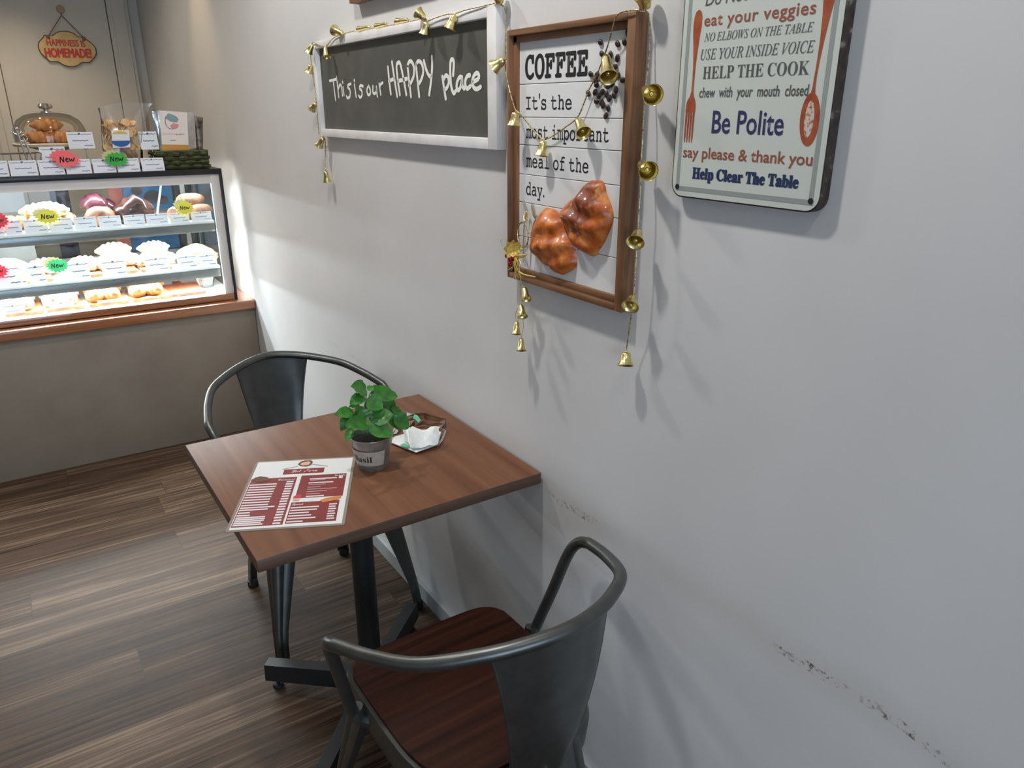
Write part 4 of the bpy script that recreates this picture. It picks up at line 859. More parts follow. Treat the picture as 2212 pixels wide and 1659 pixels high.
prism(b, [V((XP-.0001, .6614+.0148*math.cos(a*.2618)+(.001*math.sin(a*.2618)), 1.5275+.0335*math.sin(a*.2618))) for a in range(24)], NX, .0001); build('spoon_print', b, M['rust'], ts, smooth=False)
b = bmesh.new(); prism(b, [V((XP-.0003, .6620+.0072*math.cos(a*.2618), 1.528+.023*math.sin(a*.2618))) for a in range(24)], NX, .0001); build('spoon_wear', b, M['rustlight'], ts, smooth=False)

# ---------------------------------------------------------------- gold bell garland
def bell_bm(c, m, r_mouth, flare=1.0):
    """bell from crown point c to mouth centre m"""
    c, m = V(c), V(m); h = (m-c).length; b = bmesh.new()
    pr = [(.10,-.06),(.13,.02),(.30,.05),(.48,.10),(.56,.22),(.60,.42),(.68,.64),(.84,.84),(1.0*flare,.97),(1.03*flare,1.0),(.96*flare,.99),(.78,.82),(.60,.60),(.50,.30),(.30,.12),(.0,.10)]
    lathe(b, [(r*r_mouth, z*h) for r, z in pr], 20, axis_matrix(c, m-c))
    for k in range(1): ball(b, c+(m-c)*.80, r_mouth*.26, 2)
    return b
gl = thing('bell_garland', at(1100, 150, 0, -.03), 'long gold garland of little bells draped over the grey board and coffee sign', 'garland')
bells = [((675,95),-.034,(667,114),-.044,.0135),((703,101),-.032,(706,124),-.036,.0125),((742,74),-.028,(722,65),-.040,.0155),((799,58),-.014,(775,63),-.014,.0085),((837,51),-.014,(814,57),-.014,.0085),((883,43),-.014,(858,47),-.014,.0085),
 ((918,40),-.030,(903,27),-.040,.0145),((922,46),-.034,(917,74),-.038,.0135),((983,30),-.032,(972,63),-.042,.0150),((1079,10),-.018,(1077,-8),-.022,.0150),((673,140),-.016,(668,156),-.022,.0150),((683,222),-.016,(674,236),-.024,.0140),((699,297),-.022,(689,315),-.032,.0140),((703,369),-.026,(707,392),-.020,.0140),((1092,128),-.024,(1067,145),-.038,.0155),
 ((1114,241),-.038,(1110,272),-.042,.0140),((1174,303),-.026,(1169,337),-.032,.0140),((1248,257),-.030,(1261,288),-.040,.0140),((1308,120),-.034,(1315,168),-.052,.0155),((1394,22),-.020,(1391,-6),-.026,.0165),((1393,194),-.024,(1411,205),-.052,.0160),((1385,354),-.024,(1401,370),-.048,.0160),((1379,499),-.028,(1372,524),-.048,.0155),((1369,640),-.030,(1361,663),-.048,.0155),((1353,760),-.022,(1351,790),-.030,.0155)]
for (c, cxx, m, mxx, r) in bells:
    build('bell', bell_bm(at(*c, 0, cxx), at(*m, 0, mxx), r), M['gold'], gl, ang=50)
def cordpath(b, pts, step=.0035):
    P = spline([at(x, y_, 0, d) for x, y_, d in pts], 10); out = [P[0]]; acc = 0
    for p, q in zip(P, P[1:]):
        L = (q-p).length; n = max(1, int(L/step))
        for k in range(1, n+1): out.append(p.lerp(q, k/n))
    tube(b, out, [.0016 if i % 2 else .0009 for i in range(len(out))], 6)
for pts in ([(704,370,-.022),(703,335,-.012),(702,300,-.012),(690,296,-.014),(684,222,-.012),(674,150,-.012),(671,110,-.026),(676,92,-.030),(690,98,-.030),(704,100,-.031),(716,86,-.030),(728,78,-.029),(744,74,-.028)],
            [(744,74,-.028),(752,70,-.018),(785,64,-.012),(825,58,-.012),(873,50,-.012),(916,40,-.022),(922,46,-.031),(940,39,-.031),(962,32,-.031),(984,29,-.031),(1005,22,-.030),(1040,14,-.028),(1064,8,-.024),(1078,6,-.018)],
            [(1079,8,-.016),(1091,20,-.012),(1093,70,-.012),(1092,128,-.018),(1093,155,-.022),(1101,195,-.034),(1112,234,-.036),(1121,244,-.036),(1140,266,-.024),(1160,290,-.018),(1174,301,-.018),(1192,295,-.018),(1220,276,-.018),(1247,254,-.018),(1262,222,-.018),(1272,195,-.018),(1290,160,-.020),(1306,118,-.022),(1314,95,-.024),(1322,65,-.030),(1331,36,-.034),(1345,26,-.034),(1370,22,-.033),(1393,22,-.026)],
            [(1394,22,-.020),(1403,40,-.010),(1402,120,-.010),(1394,192,-.018),(1391,240,-.022),(1388,300,-.024),(1385,352,-.024),(1384,400,-.026),(1381,450,-.028),(1378,500,-.028),(1375,545,-.030),(1372,600,-.030),(1368,642,-.030),(1363,685,-.028),(1358,720,-.024),(1353,758,-.022)]):
    b = bmesh.new(); cordpath(b, pts); build('cord', b, M['cord'], gl, ang=180)

# ---------------------------------------------------------------- gold christmas ornament hung on the little fork
orn = thing('christmas_ornament', fs(560, 900, -.034), 'gold ornament with gauze flower, red berries and four hanging bells', 'ornament')
b = bmesh.new(); c = fs(575, 725, -.034); rx = V((-.1, -.995, 0)).normalized(); ring = [c+rx*(.0245*math.cos(k*.2094))+ZU*(.0255*math.sin(k*.2094)) for k in range(30)]
tube(b, ring, [.0019 if k % 2 else .0013 for k in range(30)], 8, True); build('ring', b, M['cord'], orn)
b = bmesh.new(); tube(b, spline([fs(625,310,-.020), fs(600,400,-.026), fs(605,470,-.030), fs(650,440,-.024), fs(660,330,-.020)], 5, True), .0018, 8); build('hanger', b, M['gold'], orn)
fcn = fs(400, 985, -.044); b = bmesh.new()
for k in range(14):
    a = k*2*math.pi/14+.2; up_ = (RT*math.cos(a)+ZU*(math.sin(a)+.35)+V((-.2,-.3,0))).normalized(); L = .022 if k % 2 else .016
    sd_ = up_.cross(V((-.55,-.83,.1))).normalized(); p0 = fcn; n = 6; vv = []
    for i in range(n+1):
        t = i/n; w = .0072*math.sin(math.pi*min(1, t*.92+.06))**.8; cc = p0+up_*(L*t)+V((-.5,-.8,.1))*(.007*t*t)
        vv.append((b.verts.new(cc+sd_*w), b.verts.new(cc+NX*.0016), b.verts.new(cc-sd_*w)))
    for q, r_ in zip(vv, vv[1:]): b.faces.new((q[0], q[1], r_[1], r_[0])); b.faces.new((q[1], q[2], r_[2], r_[1]))
build('gauze_flower', b, M['golddull'], orn)
for qx, qy, dx in ((290, 1100, -.050), (350, 1160, -.054), (345, 1250, -.050), (425, 1180, -.046)):
    b = bmesh.new(); ball(b, fs(qx, qy, dx), .0050, 2); build('berry', b, M['red'], orn)
b = bmesh.new(); tube(b, spline([fs(295,1000,-.046), fs(190,900,-.05), fs(190,810,-.05), fs(260,800,-.05), fs(300,870,-.046)], 5), .0006, 5)
rnd = random.Random(2)
for k in range(9):
    e = fs(430+rnd.uniform(-120, 150), 1400+rnd.uniform(-60, 130), -.040-rnd.uniform(0, .01)); tube(b, spline([fs(440, 1080, -.044), fs(470+rnd.uniform(-70, 70), 1250, -.05), e], 4), .0009, 5)
tube(b, spline([fs(450,1280,-.046), fs(560,1420,-.046), fs(800,1480,-.040)], 5), [.0009+.0012*math.sin(k/10*3.1) for k in range(11)], 5)
tube(b, spline([fs(400,1060,-.044), fs(520,1110,-.046), fs(640,1080,-.044)], 5), [.0012+.0030*math.sin(k/10*3.1) for k in range(11)], 5)
build('ribbon_tail', b, M['golddull'], orn)
fb = lambda x, y_, d=-.034: at(1040+x/3.771, 380+y_/3.771, 0, d)
b = bmesh.new(); tube(b, spline([fs(480,1100,-.042), fs(520,1400,-.040), fb(322,880), fb(318,960), fb(318,1050), fb(300,1170), fb(290,1185)], 5), .0010, 6); tube(b, spline([fb(322,880), fb(345,905)], 3), .0008, 5); tube(b, spline([fb(330,1100), fb(342,1220), fb(325,1320)], 5), .0007, 5); tube(b, spline([fb(310,1060), fb(278,1120), fb(288,1185)], 5), .0007, 5); build('chain', b, M['golddull'], orn)
for c, m in (((348,905),(368,1008)), ((322,1048),(336,1148)), ((289,1185),(284,1290)), ((325,1320),(324,1424))):
    build('ornament_bell', bell_bm(fb(*c), fb(*m, -.042), .0105, 1.1), M['gold'], orn, ang=50)

# ---------------------------------------------------------------- cafe table
TX, TY, TT, TA, TB, TZ = -.3345, 1.5795, .0069, .6535, .6189, .75
tb = thing('cafe_table', (TX, TY, 0), 'square walnut cafe table on a black pedestal, pushed against the white wall', 'table')
RZ = Matrix.Translation((TX, TY, 0)) @ Matrix.Rotation(TT, 4, 'Z')
b = bmesh.new(); box(b, (-TA/2, -TB/2, TZ-.0275), (TA/2, TB/2, TZ), .0018, 2, RZ); top = build('tabletop', b, M['tabletop'], tb)
top.data.materials.append(M['tableedge'])
for p in top.data.polygons:
    if abs(p.normal.z) < .5: p.material_index = 1
PX, PY = -.325, 1.615
b = bmesh.new(); lathe(b, [(.0295, .06), (.0295, TZ-.034), (.06, TZ-.034), (.06, TZ-.0275)], 28, Matrix.Translation((PX, PY, 0)), True, True); build('pedestal', b, M['black'], tb)
for ex, ey in ((-.555, 1.815), (-.095, 1.832), (-.555, 1.372), (-.095, 1.372)):
    d = V((ex-PX, ey-PY, 0)); L = d.length; d.normalize(); s = V((-d.y, d.x, 0)); b = bmesh.new()
    def cs(t, w, zl, zh): return [V((PX, PY, 0))+d*t+s*w+ZU*zl, V((PX, PY, 0))+d*t-s*w+ZU*zl, V((PX, PY, 0))+d*t-s*(w-.003)+ZU*zh, V((PX, PY, 0))+d*t+s*(w-.003)+ZU*zh]
    R0 = [b.verts.new(p) for p in cs(.0, .020, .034, .090)]; R1 = [b.verts.new(p) for p in cs(L, .020, .034, .084)]
    for k in range(4): b.faces.new((R0[k], R0[(k+1) % 4], R1[(k+1) % 4], R1[k]))
    b.faces.new(R0[::-1]); b.faces.new(R1); ba = build('base_arm', b, M['black'], tb, smooth=False)
    q = V((PX, PY, 0))+d*(L-.026); b = bmesh.new(); lathe(b, [(.0, 0), (.014, 0), (.015, .005), (.013, .012), (.005, .014), (.005, .036)], 16, Matrix.Translation(q), False, True); build('glide', b, M['rubber'], ba)

# ---------------------------------------------------------------- two metal armchairs with wooden seats
def make_chair(label):
    t = thing('metal_armchair', (0,0,0), label, 'chair', 'metal armchairs at the table')
    # bent tube arm and back rail
    half = [(.188,.118,.428),(.207,.121,.424),(.219,.117,.440),(.232,.104,.49),(.247,.088,.552),(.262,.0735,.617),(.2695,.0655,.646),(.2745,.056,.666),(.2785,.041,.682),(.279,.022,.691),(.274,.000,.699),(.251,-.074,.718),(.207,-.159,.741),(.127,-.219,.7615),(.060,-.249,.773)]
    path = [V(p) for p in half]+[V((0,-.2603,.7779))]+[V((-p[0],p[1],p[2])) for p in half[::-1]]
    P = spline(path, 6); b = bmesh.new(); tube(b, P, .0122, 14); build('arm_rail', b, M['gun'], t, False)
    # wooden seat
    def outline(k=0):
        o = [(-.10,-.168),(0,-.172),(.10,-.168),(.142,-.150),(.172,-.105),(.186,-.05),(.190,.02),(.190,.17),(.186,.205),(.168,.230),(.135,.243),(.07,.247),(0,.248)]
        o = o+[(-x,y) for x,y in o[::-1]][1:-2]
        return [V((x*(1+k/.19), y+(k if y > 0 else -k)*(abs(y)/.2), 0)) for x, y in o]
    b = bmesh.new(); P = spline([p+V((0,0,.456)) for p in outline(-.004)], 4, True); prism(b, P, (0,0,1), .014); build('seat', b, M['seat'], t, False, ang=40)
    # pressed steel pan under it
    b = bmesh.new(); up_ = spline([p+V((0,0,.447)) for p in outline(.004)], 4, True); mid_ = spline([p+V((0,0,.436)) for p in outline(.008)], 4, True); lo_ = spline([p+V((0,0,.385)) for p in outline(.003)], 4, True)
    rs = [[b.verts.new(p) for p in q] for q in (up_, mid_, lo_)]; n = len(up_)
    for r0, r1 in zip(rs, rs[1:]):
        for i in range(n): b.faces.new((r0[i], r0[(i+1) % n], r1[(i+1) % n], r1[i]))
    b.faces.new(rs[0]); build('seat_pan', b, M['gun'], t, False, ang=40)
    # tapered back panel with rolled edges, running from the rail down past the seat
    b = bmesh.new(); N = 12; S = 10; f_, k_ = [], []
    rail = spline([(-.127,-.219,.7615),(-.06,-.249,.773),(0,-.2603,.7779),(.06,-.249,.773),(.127,-.219,.7615)], 4)
    for j in range(S+1):
        s = j/S; w = .116*(1-s)**1.1+.056*(1-(1-s)**1.1); row = []
        for i in range(N+1):
            u = -1+2*i/N; x = u*w; y = (-.2603+.9*x*x/.4*1.1)*(1-s)+(-.188)*s-.012*math.sin(math.pi*s)
            z = (.774-.55*abs(x)**1.6)*(1-s)+.395*s
            if j == 0: z -= .002
            e = .006*max(0, abs(u)-.8)/.2
            row.append(V((x, y-.004+e, z)))
        f_.append(row)
    vf = [[b.verts.new(p) for p in r] for r in f_]; vk = [[b.verts.new(p+V((0,.0022,0))) for p in r] for r in f_]
    for j in range(S):
        for i in range(N): b.faces.new((vf[j][i], vf[j][i+1], vf[j+1][i+1], vf[j+1][i])); b.faces.new((vk[j][i], vk[j+1][i], vk[j+1][i+1], vk[j][i+1]))
    for j in range(S): b.faces.new((vf[j][0], vf[j+1][0], vk[j+1][0], vk[j][0])); b.faces.new((vf[j][N], vk[j][N], vk[j+1][N], vf[j+1][N]))
    for i in range(N): b.faces.new((vf[0][i], vk[0][i], vk[0][i+1], vf[0][i+1])); b.faces.new((vf[S][i], vf[S][i+1], vk[S][i+1], vk[S][i]))
    bk = build('backrest', b, M['gun'], t, False, ang=50)
    for s in (-1, 1):
        b = bmesh.new(); tube(b, [f_[j][0 if s < 0 else N]+V((0,.003,0)) for j in range(S+1)], .0034, 8); build('rolled_edge', b, M['gun'], bk, False)
    b = bmesh.new(); lathe(b, [(.0, .003), (.003, .003), (.006, .0016), (.0066, 0)], 16, axis_matrix((.010, -.2065, .435), (0,-1,0))); box(b, (.0095, -.2098, .431), (.0105, -.2092, .439)); build('screw', b, M['silver'], bk, False)
    b = bmesh.new(); gg = []
    for j in range(7):
        q = j/6; row = []
        for i in range(13):
            u = -1+2*i/12; w = .102+.022*q; row.append(V((u*w, -.192-.006*q+.024*abs(u)**3, .462-.16*q-.010*abs(u)**2+(.07*(1-abs(u)**2) if False else 0)-(0 if q < .5 else -(.05*(1-abs(u)**2)*(q-.5)*2)))))
        gg.append(row)
    va = [[b.verts.new(p) for p in r] for r in gg]; vb = [[b.verts.new(p+V((0,.0025,0))) for p in r] for r in gg]
    for j in range(6):
        for i in range(12): b.faces.new((va[j][i], va[j][i+1], va[j+1][i+1], va[j+1][i])); b.faces.new((vb[j][i], vb[j+1][i], vb[j+1][i+1], vb[j][i+1]))
        b.faces.new((va[j][0], va[j+1][0], vb[j+1][0], vb[j][0])); b.faces.new((va[j][12], vb[j][12], vb[j+1][12], va[j+1][12]))
    for i in range(12): b.faces.new((va[0][i], vb[0][i], vb[0][i+1], va[0][i+1])); b.faces.new((va[6][i], va[6][i+1], vb[6][i+1], vb[6][i]))
    build('back_apron', b, M['gun'], t, False, ang=50)
    # brackets where the tube meets the seat
    for s in (-1, 1):
        b = bmesh.new(); tube(b, spline([(s*.214,.119,.446),(s*.208,.117,.424),(s*.192,.112,.410),(s*.176,.108,.404)], 4), [.0165,.0165,.0165,.0165,.016,.016,.0155,.015,.015,.015,.014,.014,.013], 10); build('bracket', b, M['gun'], t, False)
    # pressed legs: wide at the top, narrow at the foot, a round ridge on the outer corner
    def leg(top, knee, foot, dirs, wtop, wknee, wfoot):
        b = bmesh.new(); top, knee, foot = V(top), V(knee), V(foot); ax = V(dirs[0]).normalized(); ay = V(dirs[1]).normalized(); rings = []; ns = 14
        for i in range(ns+1):
            t_ = i/ns
            if t_ < .82: q = t_/.82; c = top.lerp(knee, q); w = wtop*(1-q)**1.1+wknee*(1-(1-q)**1.1)
            else: q = (t_-.82)/.18; c = knee.lerp(foot+ZU*.014, q); w = wknee+(wfoot-wknee)*q
            prof = [(-w,.0),(-w*.62,.14*w),(-w*.40,.02*w),(-w*.30,.20*w),(-w*.14,.34*w),(.02*w,.36*w),(.36*w,.02*w)]
            sec = []
            for a_, o_ in [(-w*.5,-w*.5)]: pass
            # L section with a rounded outer corner: arm along -ax, corner, arm along -ay
            r = w*.34; pts = [(-w, 0), (-w*.70, .05*w), (-w*.52, -.05*w), (-r, 0)]+[(-r+r*math.sin(R(k*22.5)), -r+r*math.cos(R(k*22.5))) for k in range(1, 4)]+[(0, -r), (-.05*w, -w*.52), (.05*w, -w*.70), (0, -w)]
            th = max(.004, w*.16); inn_ = [(-th, -w), (-th, -r-th*.2), (-r-th*.2, -th), (-w, -th)]
            rings.append([b.verts.new(c+ax*px_+ay*py_) for px_, py_ in pts+inn_])
        m_ = len(rings[0])
        for r0, r1 in zip(rings, rings[1:]):
            for k in range(m_): b.faces.new((r0[k], r0[(k+1) % m_], r1[(k+1) % m_], r1[k]))
        b.faces.new(rings[0][::-1]); b.faces.new(rings[-1]); lg = build('leg', b, M['gun'], t, False, ang=40)
        b = bmesh.new(); lathe(b, [(.0, 0), (.016, 0), (.018, .004), (.017, .024), (.0, .028)], 14, Matrix.Translation(foot+ax*-.014+ay*-.014)); build('foot_cap', b, M['rubber'], lg, False)
    for s in (-1, 1):
        leg((s*.196, .205, .425), (s*.238, .268, .085), (s*.242, .280, 0), ((s,0,0),(0,1,0)), .088, .034, .032)
        leg((s*.118, -.178, .440), (s*.176, -.186, .085), (s*.182, -.188, 0), ((s,0,0),(0,-1,0)), .074, .034, .032)
    b = bmesh.new()
    for a_, c_ in (((-.17,.16,.36),(.12,-.13,.36)), ((.17,.16,.365),(-.12,-.13,.365))): tube(b, [V(a_), V(c_)], .006, 8)
    build('cross_brace', b, M['gun'], t, False)
    return t
ch = make_chair('nearest dark metal armchair, seen from behind with its brown wooden seat')
ch2 = copy_tree(ch); ch2['label'] = 'far dark metal armchair, on the counter side of the table'
ch.location = (-.3241, 1.024, 0); ch.rotation_euler = (0, 0, .0253)
ch2.location = (-.284, 2.1594, 0); ch2.rotation_euler = (0, 0, 3.1977)

# ---------------------------------------------------------------- basil in a zinc pot
pc = V((-.3160, 1.520, TZ)); pl = thing('potted_basil', pc, 'green basil plant in a small zinc pot labelled Basil on the table', 'plant')
PH, PR0, PR1 = .081, .0345, .0490
b = bmesh.new(); lathe(b, [(.0, .003), (PR0-.003, .003), (PR0, .0), (PR0+.001, .003), (PR1-.0016, PH-.004), (PR1, PH-.003), (PR1+.0012, PH-.001), (PR1, PH+.0006), (PR1-.002, PH-.001), (PR1-.004, PH-.016), (.0, PH-.016)], 40, Matrix.Translation(pc)); pot = build('pot', b, M['galv'], pl)
b = bmesh.new(); lathe(b, [(.0, PH-.010), (.02, PH-.011), (PR1-.005, PH-.014)], 24, Matrix.Translation(pc)); build('soil', b, M['soil'], pl)
tocam = math.atan2(CAMLOC.y-pc.y, CAMLOC.x-pc.x)
def potpt(ang, h, lift): # ang: radians to the right (seen from the camera) of the camera direction
    r = PR0+.001+(PR1-PR0)*h/PH+lift; a = tocam+ang; return pc+V((r*math.cos(a), r*math.sin(a), h))
b = bmesh.new(); n = 22; A0, A1 = R(-98), R(38); H0, H1 = .017, .055; lo_ = []; hi_ = []
for k in range(n+1):
    a = A0+(A1-A0)*k/n; lo_.append(b.verts.new(potpt(a, H0, .0006))); hi_.append(b.verts.new(potpt(a, H1, .0006)))
for k in range(n): b.faces.new((lo_[k], lo_[k+1], hi_[k+1], hi_[k]))
lbl = build('pot_label', b, M['potlabel'], pot)
tbm = text_bm('Basil', 'bold', .004)
bmesh.ops.subdivide_edges(tbm, edges=[e for e in tbm.edges if e.calc_length() > .05], cuts=2)
for v in tbm.verts: v.co = potpt(R(-70)+v.co.x*R(68), .0275+v.co.y*.0150, .0011)
build('lettering', tbm, M['ink'], lbl, smooth=False)
def leaf(b, base, tip, w, droop=.2, cup=.25, nrm=None):
    base, tip = V(base), V(tip); ax = tip-base; L = ax.length; ax.normalize()
    up_ = V(nrm) if nrm is not None else (CAMLOC-base).normalized()*.8+ZU*.5
    up_ = (up_-ax*up_.dot(ax)).normalized(); sd_ = ax.cross(up_); n = 9; rows = []
    for i in range(n+1):
        t = i/n; ww = w*.5*(math.sin(math.pi*t**.82)**.72)*(1-.12*t) if 0 < t < 1 else .0006
        cc = base+ax*(L*t)+up_*(L*droop*(t-t*t)*1.2)
        rows.append([b.verts.new(cc+sd_*(ww*q)+up_*(cup*ww*abs(q)**1.3+.0016*math.sin(t*22)*abs(q)*(0 if i in (0, n) else 1)-(.0010 if q == 0 else 0))) for q in (-1, -.5, 0, .5, 1)])
    for r0, r1 in zip(rows, rows[1:]):
        for k in range(4): b.faces.new((r0[k], r0[k+1], r1[k+1], r1[k]))
fp = lambda x, y_, dy: at(720+x/7.542, 810+y_/7.542, 1, pc.y+dy)
leaves = [((545,262),0,(285,186),-.012,205),((560,255),.004,(655,185),.012,85),((505,345),-.006,(268,478),-.016,150),((600,300),.0,(1050,350),.006,205),((545,385),-.012,(802,545),-.030,215),((800,330),.012,(1000,620),.018,150),
 ((930,550),.01,(1115,612),.014,110),((985,630),0,(1218,880),-.006,190),((900,620),.004,(1068,888),-.006,125),((605,735),-.020,(965,625),-.030,235),((540,735),-.020,(452,545),-.014,185),((548,800),-.026,(188,830),-.052,205),((560,800),-.026,(972,995),-.056,215),
 ((330,600),-.004,(20,660),-.012,150),((290,660),-.006,(122,915),-.014,140),((300,870),-.022,(214,1095),-.036,100),((430,490),0,(255,520),-.004,75),((640,250),.01,(790,235),.02,120),
 ((520,560),.012,(360,640),.0,150),((560,480),.014,(760,560),.012,170),((700,600),.016,(880,540),.02,150),((600,620),.012,(760,760),.0,160),((420,640),.006,(300,760),-.01,140),((640,470),.01,(520,560),-.008,130)]
rnd = random.Random(11)
for (bx, by), bd, (tx, ty), td, w in leaves:
    b = bmesh.new(); leaf(b, fp(bx, by, bd), fp(tx, ty, td), 1.32*w/7.542*2.02/FPX, .16, .20); build('leaf', b, M['leaf'], pl, ang=80)
b = bmesh.new()
for pts in ([(500,960,.0),(530,780,-.008),(545,560,-.002),(530,400,0),(545,262,0)], [(470,960,.0),(430,760,-.006),(330,600,-.004)], [(560,960,.004),(640,760,.0),(880,640,.004),(985,630,0)], [(540,480,.002),(600,300,.0)], [(600,700,0),(760,480,.008),(800,330,.012)], [(540,960,-.004),(548,800,-.026)]):
    tube(b, spline([fp(*p) for p in pts], 4), .0011, 6)
for k in range(6):
    a = k*1.05; p = fp(565, 750, -.046); tube(b, [p, p+V((.006*math.cos(a), -.002, .006*math.sin(a)))], .0007, 5)
build('stem', b, M['stem'], pl)

# ---------------------------------------------------------------- laminated menu
zM = TZ+.0012
def mp(x, y_): return at(480+x/6.9125, 980+y_/6.9125, 2, zM)
BL, BR, TL = V((-.6856, 1.4035, zM)), V((-.4783, 1.3014, zM)), V((-.5379, 1.6901, zM))
U = BR-BL; Vv = TL-BL; Vv = (Vv - U.normalized()*Vv.dot(U.normalized())); W_, H_ = U.length, Vv.length; U.normalize(); Vv.normalize(); C0 = (BL+BR+TL+at(772, 986, 2, zM))/4
mq = lambda u, v: C0+U*(u*W_*1.01)+Vv*(v*H_)                     # u, v in -.5 .. .5
mn = thing('menu', V((C0.x, C0.y, TZ)), 'laminated white and maroon menu lying on the table with its corner overhanging', 'menu')
def plate(b, pts, z): prism(b, [V((p.x, p.y, z)) for p in pts], ZU, .0002)
b = bmesh.new(); P = [mq(u/W_/1.01, v/H_) for u, v in rrect(W_*1.01, H_, .006, 4)]; prism(b, P, ZU, .0009); build('laminate', b, M['laminate'], mn, smooth=False)
b = bmesh.new(); e = .026; plate(b, [mq(-.5+e, -.5+e*.8), mq(.5-e, -.5+e*.8), mq(.5-e, .5-e*.8), mq(-.5+e, .5-e*.8)], zM+.0003); build('paper', b, M['paper'], mn, smooth=False)
blocks = {'head': [(905,318),(1510,280),(1535,205),(925,245)], 'left': [(105,1115),(865,1060),(1155,340),(455,390)], 'rtop': [(1075,660),(1785,640),(1870,290),(1200,335)], 'rbot': [(920,1055),(1690,1000),(1760,690),(1045,735)]}
def uv(p): d = p-C0; return d.dot(U), d.dot(Vv)
rect = {}
for k, q in blocks.items():
    us = [uv(mp(*p)) for p in q]; u0 = (us[0][0]+us[3][0])/2; u1 = (us[1][0]+us[2][0])/2; v0 = (us[0][1]+us[1][1])/2; v1 = (us[2][1]+us[3][1])/2; rect[k] = (u0, u1, v0, v1)
    b = bmesh.new(); plate(b, [C0+U*a+Vv*c for a, c in ((u0,v0),(u1,v0),(u1,v1),(u0,v1))], zM+.0006); build('menu_panel', b, M['maroon'], mn, smooth=False)
b = bmesh.new()
def strip(k, s0, s1, t0, t1):
    u0, u1, v0, v1 = rect[k]; f = lambda s, t: C0+U*(u0+(u1-u0)*s)+Vv*(v1-(v1-v0)*t); plate(b, [f(s0,t1), f(s1,t1), f(s1,t0), f(s0,t0)], zM+.0009)
rows = [(.13,.60),(.185,.60),(.24,.59),(.295,.585),(.35,.58),(.405,.58),(.46,.575),(.515,.575),(.57,.57),(.62,.72),(.665,.60),(.72,.26),(.77,.28),(.815,.60),(.85,.61),(.885,.60),(.92,.56),(.955,.60)]
for t, s1 in rows: strip('left', .02, s1, t, t+.026)
for k in range(17): strip('left', .80-.005*(k % 3), .95+.005*(k % 2), .09+k*.054, .09+k*.054+.032)
for t, s0, s1 in ((.16,.20,.80),(.34,.20,.74),(.93,.22,.60)): strip('rtop', s0, s1, t, t+.05)
strip('rtop', .84, .93, .10, .22)
for t, s0, s1 in ((.44,.21,.58),(.55,.21,.48),(.64,.21,.84),(.74,.21,.64),(.84,.21,.50),(.24,.22,.55)): strip('rtop', s0, s1, t, t+.014)
for t, s1 in ((.24,.60),(.37,.57),(.50,.42),(.63,.48),(.76,.58),(.90,.34)): strip('rbot', .02, s1, t, t+.06)
for k in range(7): strip('rbot', .80, .96-.02*(k % 2), .16+k*.115, .16+k*.115+.06)
build('price_strips', b, M['strip'], mn, smooth=False)
def mtext(body, k, s0, s1, t, cap, par=mn):
    u0, u1, v0, v1 = rect[k]; o = C0+U*(u0+(u1-u0)*s0)+Vv*(v1-(v1-v0)*t); o.z = zM+.0010
    lettering('lettering', body, par, M['strip'], o, U, Vv, (u1-u0)*(s1-s0), cap, 'script', .012, .0002)
mtext('List  Menu', 'head', .20, .84, .72, .013); mtext('Croissant', 'left', .60, .97, .075, .008); mtext('Gelato', 'rtop', .74, .98, .115, .008); mtext('Squash', 'rbot', .03, .26, .155, .008)
def blob(m, pts, z=.0011, nm='menu_picture'):
    b = bmesh.new(); plate(b, [mp(*p) for p in pts], zM+z); build(nm, b, M[m], mn, smooth=False)
blob('brownprint', [(445,400),(480,370),(560,345),(640,350),(690,365),(720,400),(640,425),(520,430)])
blob('pinkprint', [(1065,650),(1110,620),(1165,612),(1190,640),(1175,665),(1060,668)]); blob('peach', [(1050,675),(1170,668),(1140,705),(1060,710)], .0012)
blob('orangeprint', [(1460,700),(1560,665),(1680,645),(1780,640),(1770,665),(1700,695),(1570,720),(1500,735)])
blob('brownprint', [(1130,165),(1170,125),(1250,105),(1330,105),(1355,130),(1320,175),(1260,195),(1180,190)]); blob('peach', [(1160,165),(1200,140),(1290,120),(1325,140),(1290,175),(1200,182)], .0013)
b = bmesh.new()
for s in ([(905,236),(1000,218),(1130,190)], [(1570,190),(1480,178),(1340,160)]): stroke(b, [mp(*p) for p in s], ZU, .003, .0006)
build('menu_picture', b, M['grey'], mn, smooth=False)

# ---------------------------------------------------------------- packet of tissues
tp0 = at(905, 945, 2, TZ); tp = thing('tissue_packet', V((tp0.x, tp0.y, TZ)), 'opened clear plastic packet of white tissues behind the basil pot', 'tissue packet')
ft = lambda x, y_, z: at(820+x/13.825, 870+y_/13.825, 2, TZ+z)
b = bmesh.new(); base = [ft(355,1215,.002), ft(1090,1500,.002), ft(1740,1270,.002), ft(1850,900,.002), ft(700,930,.002), ft(370,1040,.002)]
topo = [ft(370,1190,.007), ft(1090,1480,.008), ft(1735,1250,.012), ft(1830,860,.020), ft(720,930,.016), ft(380,1040,.008)]
va = [b.verts.new(p) for p in base]; vb = [b.verts.new(p) for p in topo]; ctr = b.verts.new(ft(1100,1150,.016))
b.faces.new(va[::-1])
for k in range(6): b.faces.new((va[k], va[(k+1) % 6], vb[(k+1) % 6], vb[k])); b.faces.new((vb[k], vb[(k+1) % 6], ctr))
build('tissue_stack', b, M['tissue'], tp, smooth=False)
b = bmesh.new(); grid = []                                        # the pulled-up tissue, crumpled
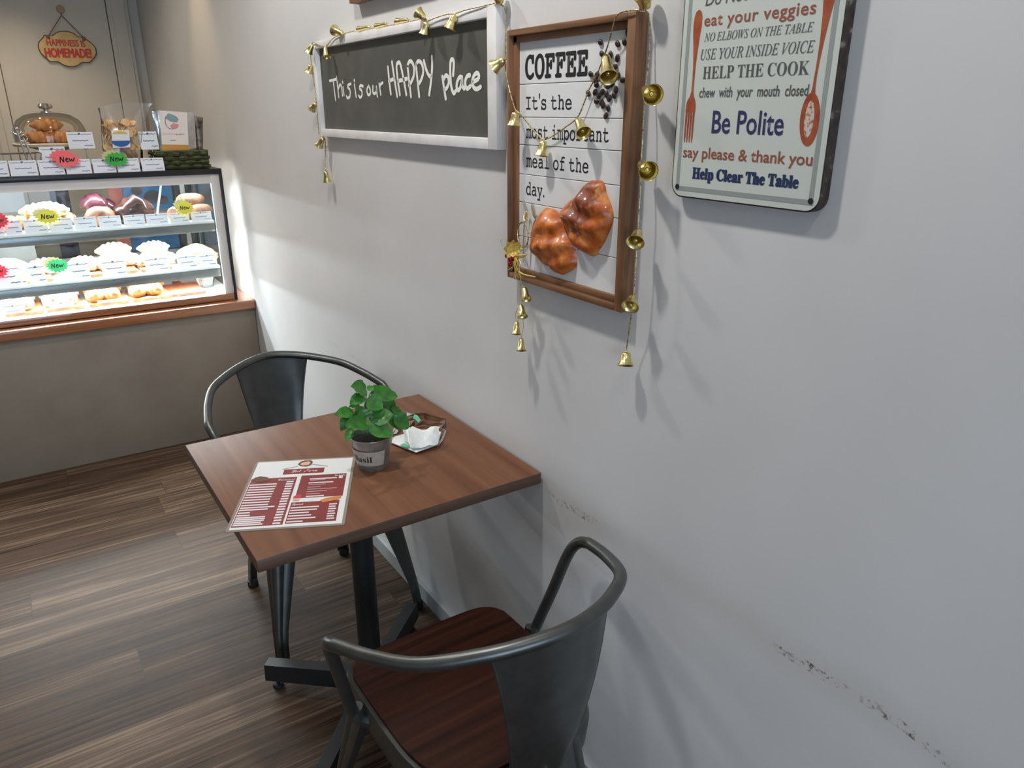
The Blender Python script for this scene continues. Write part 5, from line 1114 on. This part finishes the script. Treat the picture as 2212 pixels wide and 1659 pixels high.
A_ = [ft(760,1130,.016), ft(1060,1370,.014), ft(1720,1230,.016)]; B_ = [ft(600,700,.030), ft(1000,800,.040), ft(1820,790,.034)]
n = 12; rnd = random.Random(8)
la = spline(A_, n//2); lb_ = spline(B_, n//2)
for j in range(7):
    t = j/6; row = []
    for i in range(n+1):
        p = la[i].lerp(lb_[i], t)+ZU*(.018*math.sin(math.pi*t*.9)*(.7+.5*math.sin(i*1.3)))+V((rnd.uniform(-.002,.002), rnd.uniform(-.002,.002), rnd.uniform(-.0015,.003))); row.append(b.verts.new(p))
    grid.append(row)
for r0, r1 in zip(grid, grid[1:]):
    for i in range(n): b.faces.new((r0[i], r0[i+1], r1[i+1], r1[i]))
build('pulled_tissue', b, M['tissue'], tp, ang=30)
b = bmesh.new(); rim = [(340,1180,.004),(380,880,.022),(440,700,.040),(480,490,.055),(820,280,.050),(1050,320,.050),(1320,300,.046),(1840,450,.036),(1990,470,.030),(1995,860,.012),(1880,1130,.004),(1740,1290,.002)]
base2 = [(355,1215,.001),(372,1000,.003),(520,960,.003),(620,900,.003),(820,780,.003),(1050,700,.003),(1320,660,.003),(1700,700,.003),(1850,760,.002),(1900,900,.002),(1830,1120,.001),(1735,1275,.001)]
rows_ = [[ft(*p) for p in base2]]; rr_ = [ft(*p) for p in rim]
for t in (.35, .7, 1): rows_.append([a.lerp(c, t)+V((rnd.uniform(-.003,.003), rnd.uniform(-.003,.003), .004*math.sin(3.1*t)+rnd.uniform(-.002,.002))) if t < 1 else c for a, c in zip(rows_[0], rr_)])
vv = [[b.verts.new(p) for p in r] for r in rows_]
for r0, r1 in zip(vv, vv[1:]):
    for i in range(len(r0)-1): b.faces.new((r0[i], r0[i+1], r1[i+1], r1[i]))
build('wrapper', b, M['film'], tp, smooth=False)
for q, z0 in (([(610,1265),(730,1205),(920,1270),(840,1350)], .0115), ([(990,460),(1040,340),(1130,370),(1230,520),(1160,590),(1080,500)], .047)):
    b = bmesh.new(); prism(b, [ft(x, y_, z0) for x, y_ in q], ZU, .0006); build('wrapper_print', b, M['greenprint'], tp, smooth=False)
